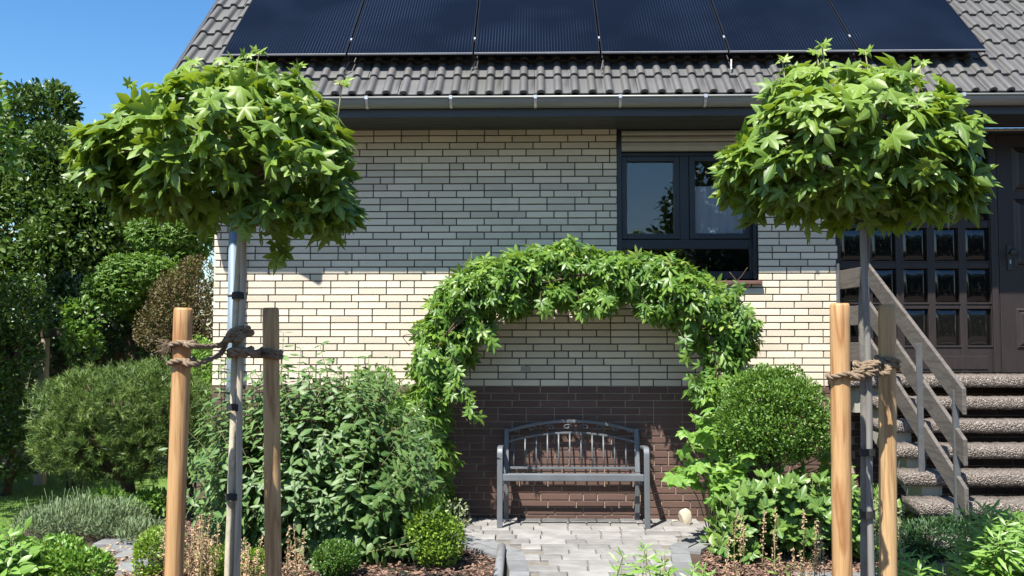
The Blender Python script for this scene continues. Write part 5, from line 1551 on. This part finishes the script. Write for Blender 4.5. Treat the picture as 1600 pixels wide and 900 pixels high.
# background trees
def tree(label, cat, blobs, n, tmpl, size, mat, base, r=.12, name='background_tree', clumps=9, frac=.34, **kw):
    c = np.mean([b[0] for b in blobs], 0)
    return bush(name, label, cat, blobs, n, tmpl, size, mat, clumps=clumps, frac=frac, base=(base[0], base[1], 0),
                trunk=(r, 'darkbark', [(base[0], base[1], 0), (base[0] + .05, base[1], c[2] * .35), (c[0], c[1], c[2] * .75)]), stems=26, stemr=r * .3, stemmat='darkbark', **kw)
bl = [Bl(60, 200, 5, 52, 70), Bl(40, 270, 5, 80, 70), Bl(100, 300, 4.8, 80, 90), Bl(20, 360, 4.8, 90, 80), Bl(150, 360, 4.6, 90, 90), Bl(200, 320, 5.2, 60, 70), Bl(85, 170, 5.2, 36, 40), Bl(-60, 250, 5.5, 90, 110), Bl(60, 430, 4.4, 90, 60), Bl(220, 400, 5, 80, 80)]
tree('tall glossy dark-leaved tree at the left edge against the blue sky', 'tree', bl, 38000, OVAL2, .10, M['treeA'], (bl[2][0][0], 5.2), .16, smin=.5, smax=1.2, inner=.6, power=.6, njit=.6)
bl = [Bl(255, 365, 2.8, 56, 30), Bl(300, 370, 3.0, 40, 34), Bl(215, 425, 2.4, 62, 26), Bl(260, 420, 2.8, 50, 40), Bl(175, 455, 2.3, 46, 30), Bl(240, 470, 2.8, 60, 40)]
tree('mid-green maple with layered branches between the tall tree and the house', 'tree', bl, 11000, STAR, .045, M['maple'], (bl[3][0][0], 3.0), .06, nup=1.0, njit=.3, upw=-.1)
bl = [Bl(305, 440, 1.6, 34, 40), Bl(280, 470, 1.6, 46, 50), Bl(310, 500, 1.5, 34, 50), Bl(255, 510, 1.7, 44, 44)]
tree('brown-leaved shrub by the house corner behind the leaning stake', 'shrub', bl, 9000, OVAL2, .028, M['brownleaf'], (bl[1][0][0], 1.7), .04, name='brown_shrub', clumps=22)
bl = [Bl(160, 500, 3.2, 90, 60), Bl(220, 545, 3.0, 90, 60), Bl(120, 560, 3.2, 70, 60), Bl(100, 480, 3.4, 60, 50), Bl(290, 560, 3.2, 50, 50), Bl(150, 620, 3.2, 120, 60)]
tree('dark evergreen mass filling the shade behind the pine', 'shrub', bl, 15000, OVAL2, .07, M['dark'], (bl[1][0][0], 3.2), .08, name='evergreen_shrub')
bl = [Bl(25, 490, 1.3, 52, 50, .4), Bl(8, 560, 1.2, 50, 60, .4), Bl(4, 640, 1.2, 46, 70, .5), Bl(0, 710, 1.2, 60, 45, .5), Bl(-60, 520, 1.2, 70, 90, .5), Bl(-60, 640, 1.2, 70, 90, .5), Bl(40, 450, 1.4, 26, 20, .25)]
tree('clipped-looking green hedge bush with sunlit top at the far left edge', 'hedge', bl, 16000, OVAL2, .05, M['hedge'], (bl[2][0][0], 1.3), .05, name='hedge_bush', clumps=16)
bl = [Bl(125, 495, 1.7, 28, 30), Bl(115, 520, 1.7, 20, 20), Bl(130, 540, 1.9, 26, 30)]
bush('leafy_bush', 'light sprays of broader leaves between the hedge bush and the dark evergreen', 'bush', bl, 500, BROAD, .08, M['maple'], clumps=10)
# post of a small timber shelter, with its beam and dark boards
q0 = P(66, 600, 2.0)
root = empty('timber_shelter', (q0.x, 2.0, 0), 'weathered timber shelter with one pale post, half hidden behind the left hedge', 'shelter')
mb = MB(); mb.box(q0.x - .05, q0.x + .05, 1.95, 2.05, 0, P(63, 528, 2).z); mb.build('post', M['cane'], root, bevel=.005)
mb = MB(); mb.box(q0.x - 2.2, q0.x + .25, 1.94, 2.06, P(63, 527, 2).z + .002, P(63, 515, 2).z); mb.build('beam', M['darkbark'], root)
for k in range(14):
    x = q0.x - 2.0 + .2 * k; mb = MB(); mb.box(x, x + .19, 2.9, 2.92, 0, 1.75); mb.build('plank', M['darkbark'], root)
# silvery sprig in front of the post
specs = [(P(45, 640, .4), P(48, 580, .4)), (P(52, 650, .4), P(40, 600, .4)), (P(48, 650, .4), P(55, 595, .4))]
sprigs('silver_sprig', 'small silvery sprig left of the pine against the dark shade', 'plant', specs, OVAL2, M['varieg'], .035, .04)
# far hedge closing the garden
hb = [(np.array([x, 10.5, z]), np.array([1.4, .9, 1.3])) for x in np.arange(-20, -1.5, 1.8) for z in (1.0, 2.8)] + [(np.array([x, 10.5, 4.4]), np.array([1.5, .9, 1.0])) for x in (-10, -8.4, -6.8, -5.2, -3.6)]
bush('tall_hedge', 'tall dark hedge closing the garden far behind the left shrubs', 'hedge', hb, 16000, OVAL2, .15, M['dark'], clumps=5, frac=.4, stems=10, stemr=.05, cut=True)
# trees across the street, mirrored in the glass
mir = [(-9, 4.0), (-3.5, 3.6), (1.0, 3.6), (7.2, 8.6), (11.0, 8.0), (15, 9.2), (20, 8.4)]
names = ['first', 'second', 'third', 'fourth', 'fifth', 'sixth', 'seventh']
for (x, h), nm in zip(mir, names):
    bl = [(np.array([x, -24 + random.uniform(-1, 1), h * .72]), np.array([2.6, 2.0, h * .28])), (np.array([x - 1.0, -24, h * .4]), np.array([2.3, 2.0, h * .34])), (np.array([x + 1.1, -24.5, h * .35]), np.array([2.4, 2.0, h * .34]))]
    bush('street_tree', '%s from the left of the dark trees across the street, only mirrored in the glass' % nm, 'tree', bl, 9000, OVAL2, .30, M['dark'], group='trees mirrored in the glass', clumps=6, frac=.35,
         trunk=(.15, 'darkbark', [(x, -24, 0), (x, -24, h * .3), (x, -24, h * .6)]), stems=12, stemr=.05)

# tree just outside the left edge, which shades the back of the lawn
bl = [(np.array([-6.6, -.6, 3.2]), np.array([1.3, 1.3, 1.3])), (np.array([-7.6, .3, 3.6]), np.array([1.3, 1.3, 1.3])), (np.array([-7.0, 1.3, 4.0]), np.array([1.2, 1.3, 1.3]))]
tree('leafy tree outside the left edge whose shade darkens the back of the lawn', 'tree', bl, 9000, OVAL2, .13, M['maple'], (-6.9, .3), .12)
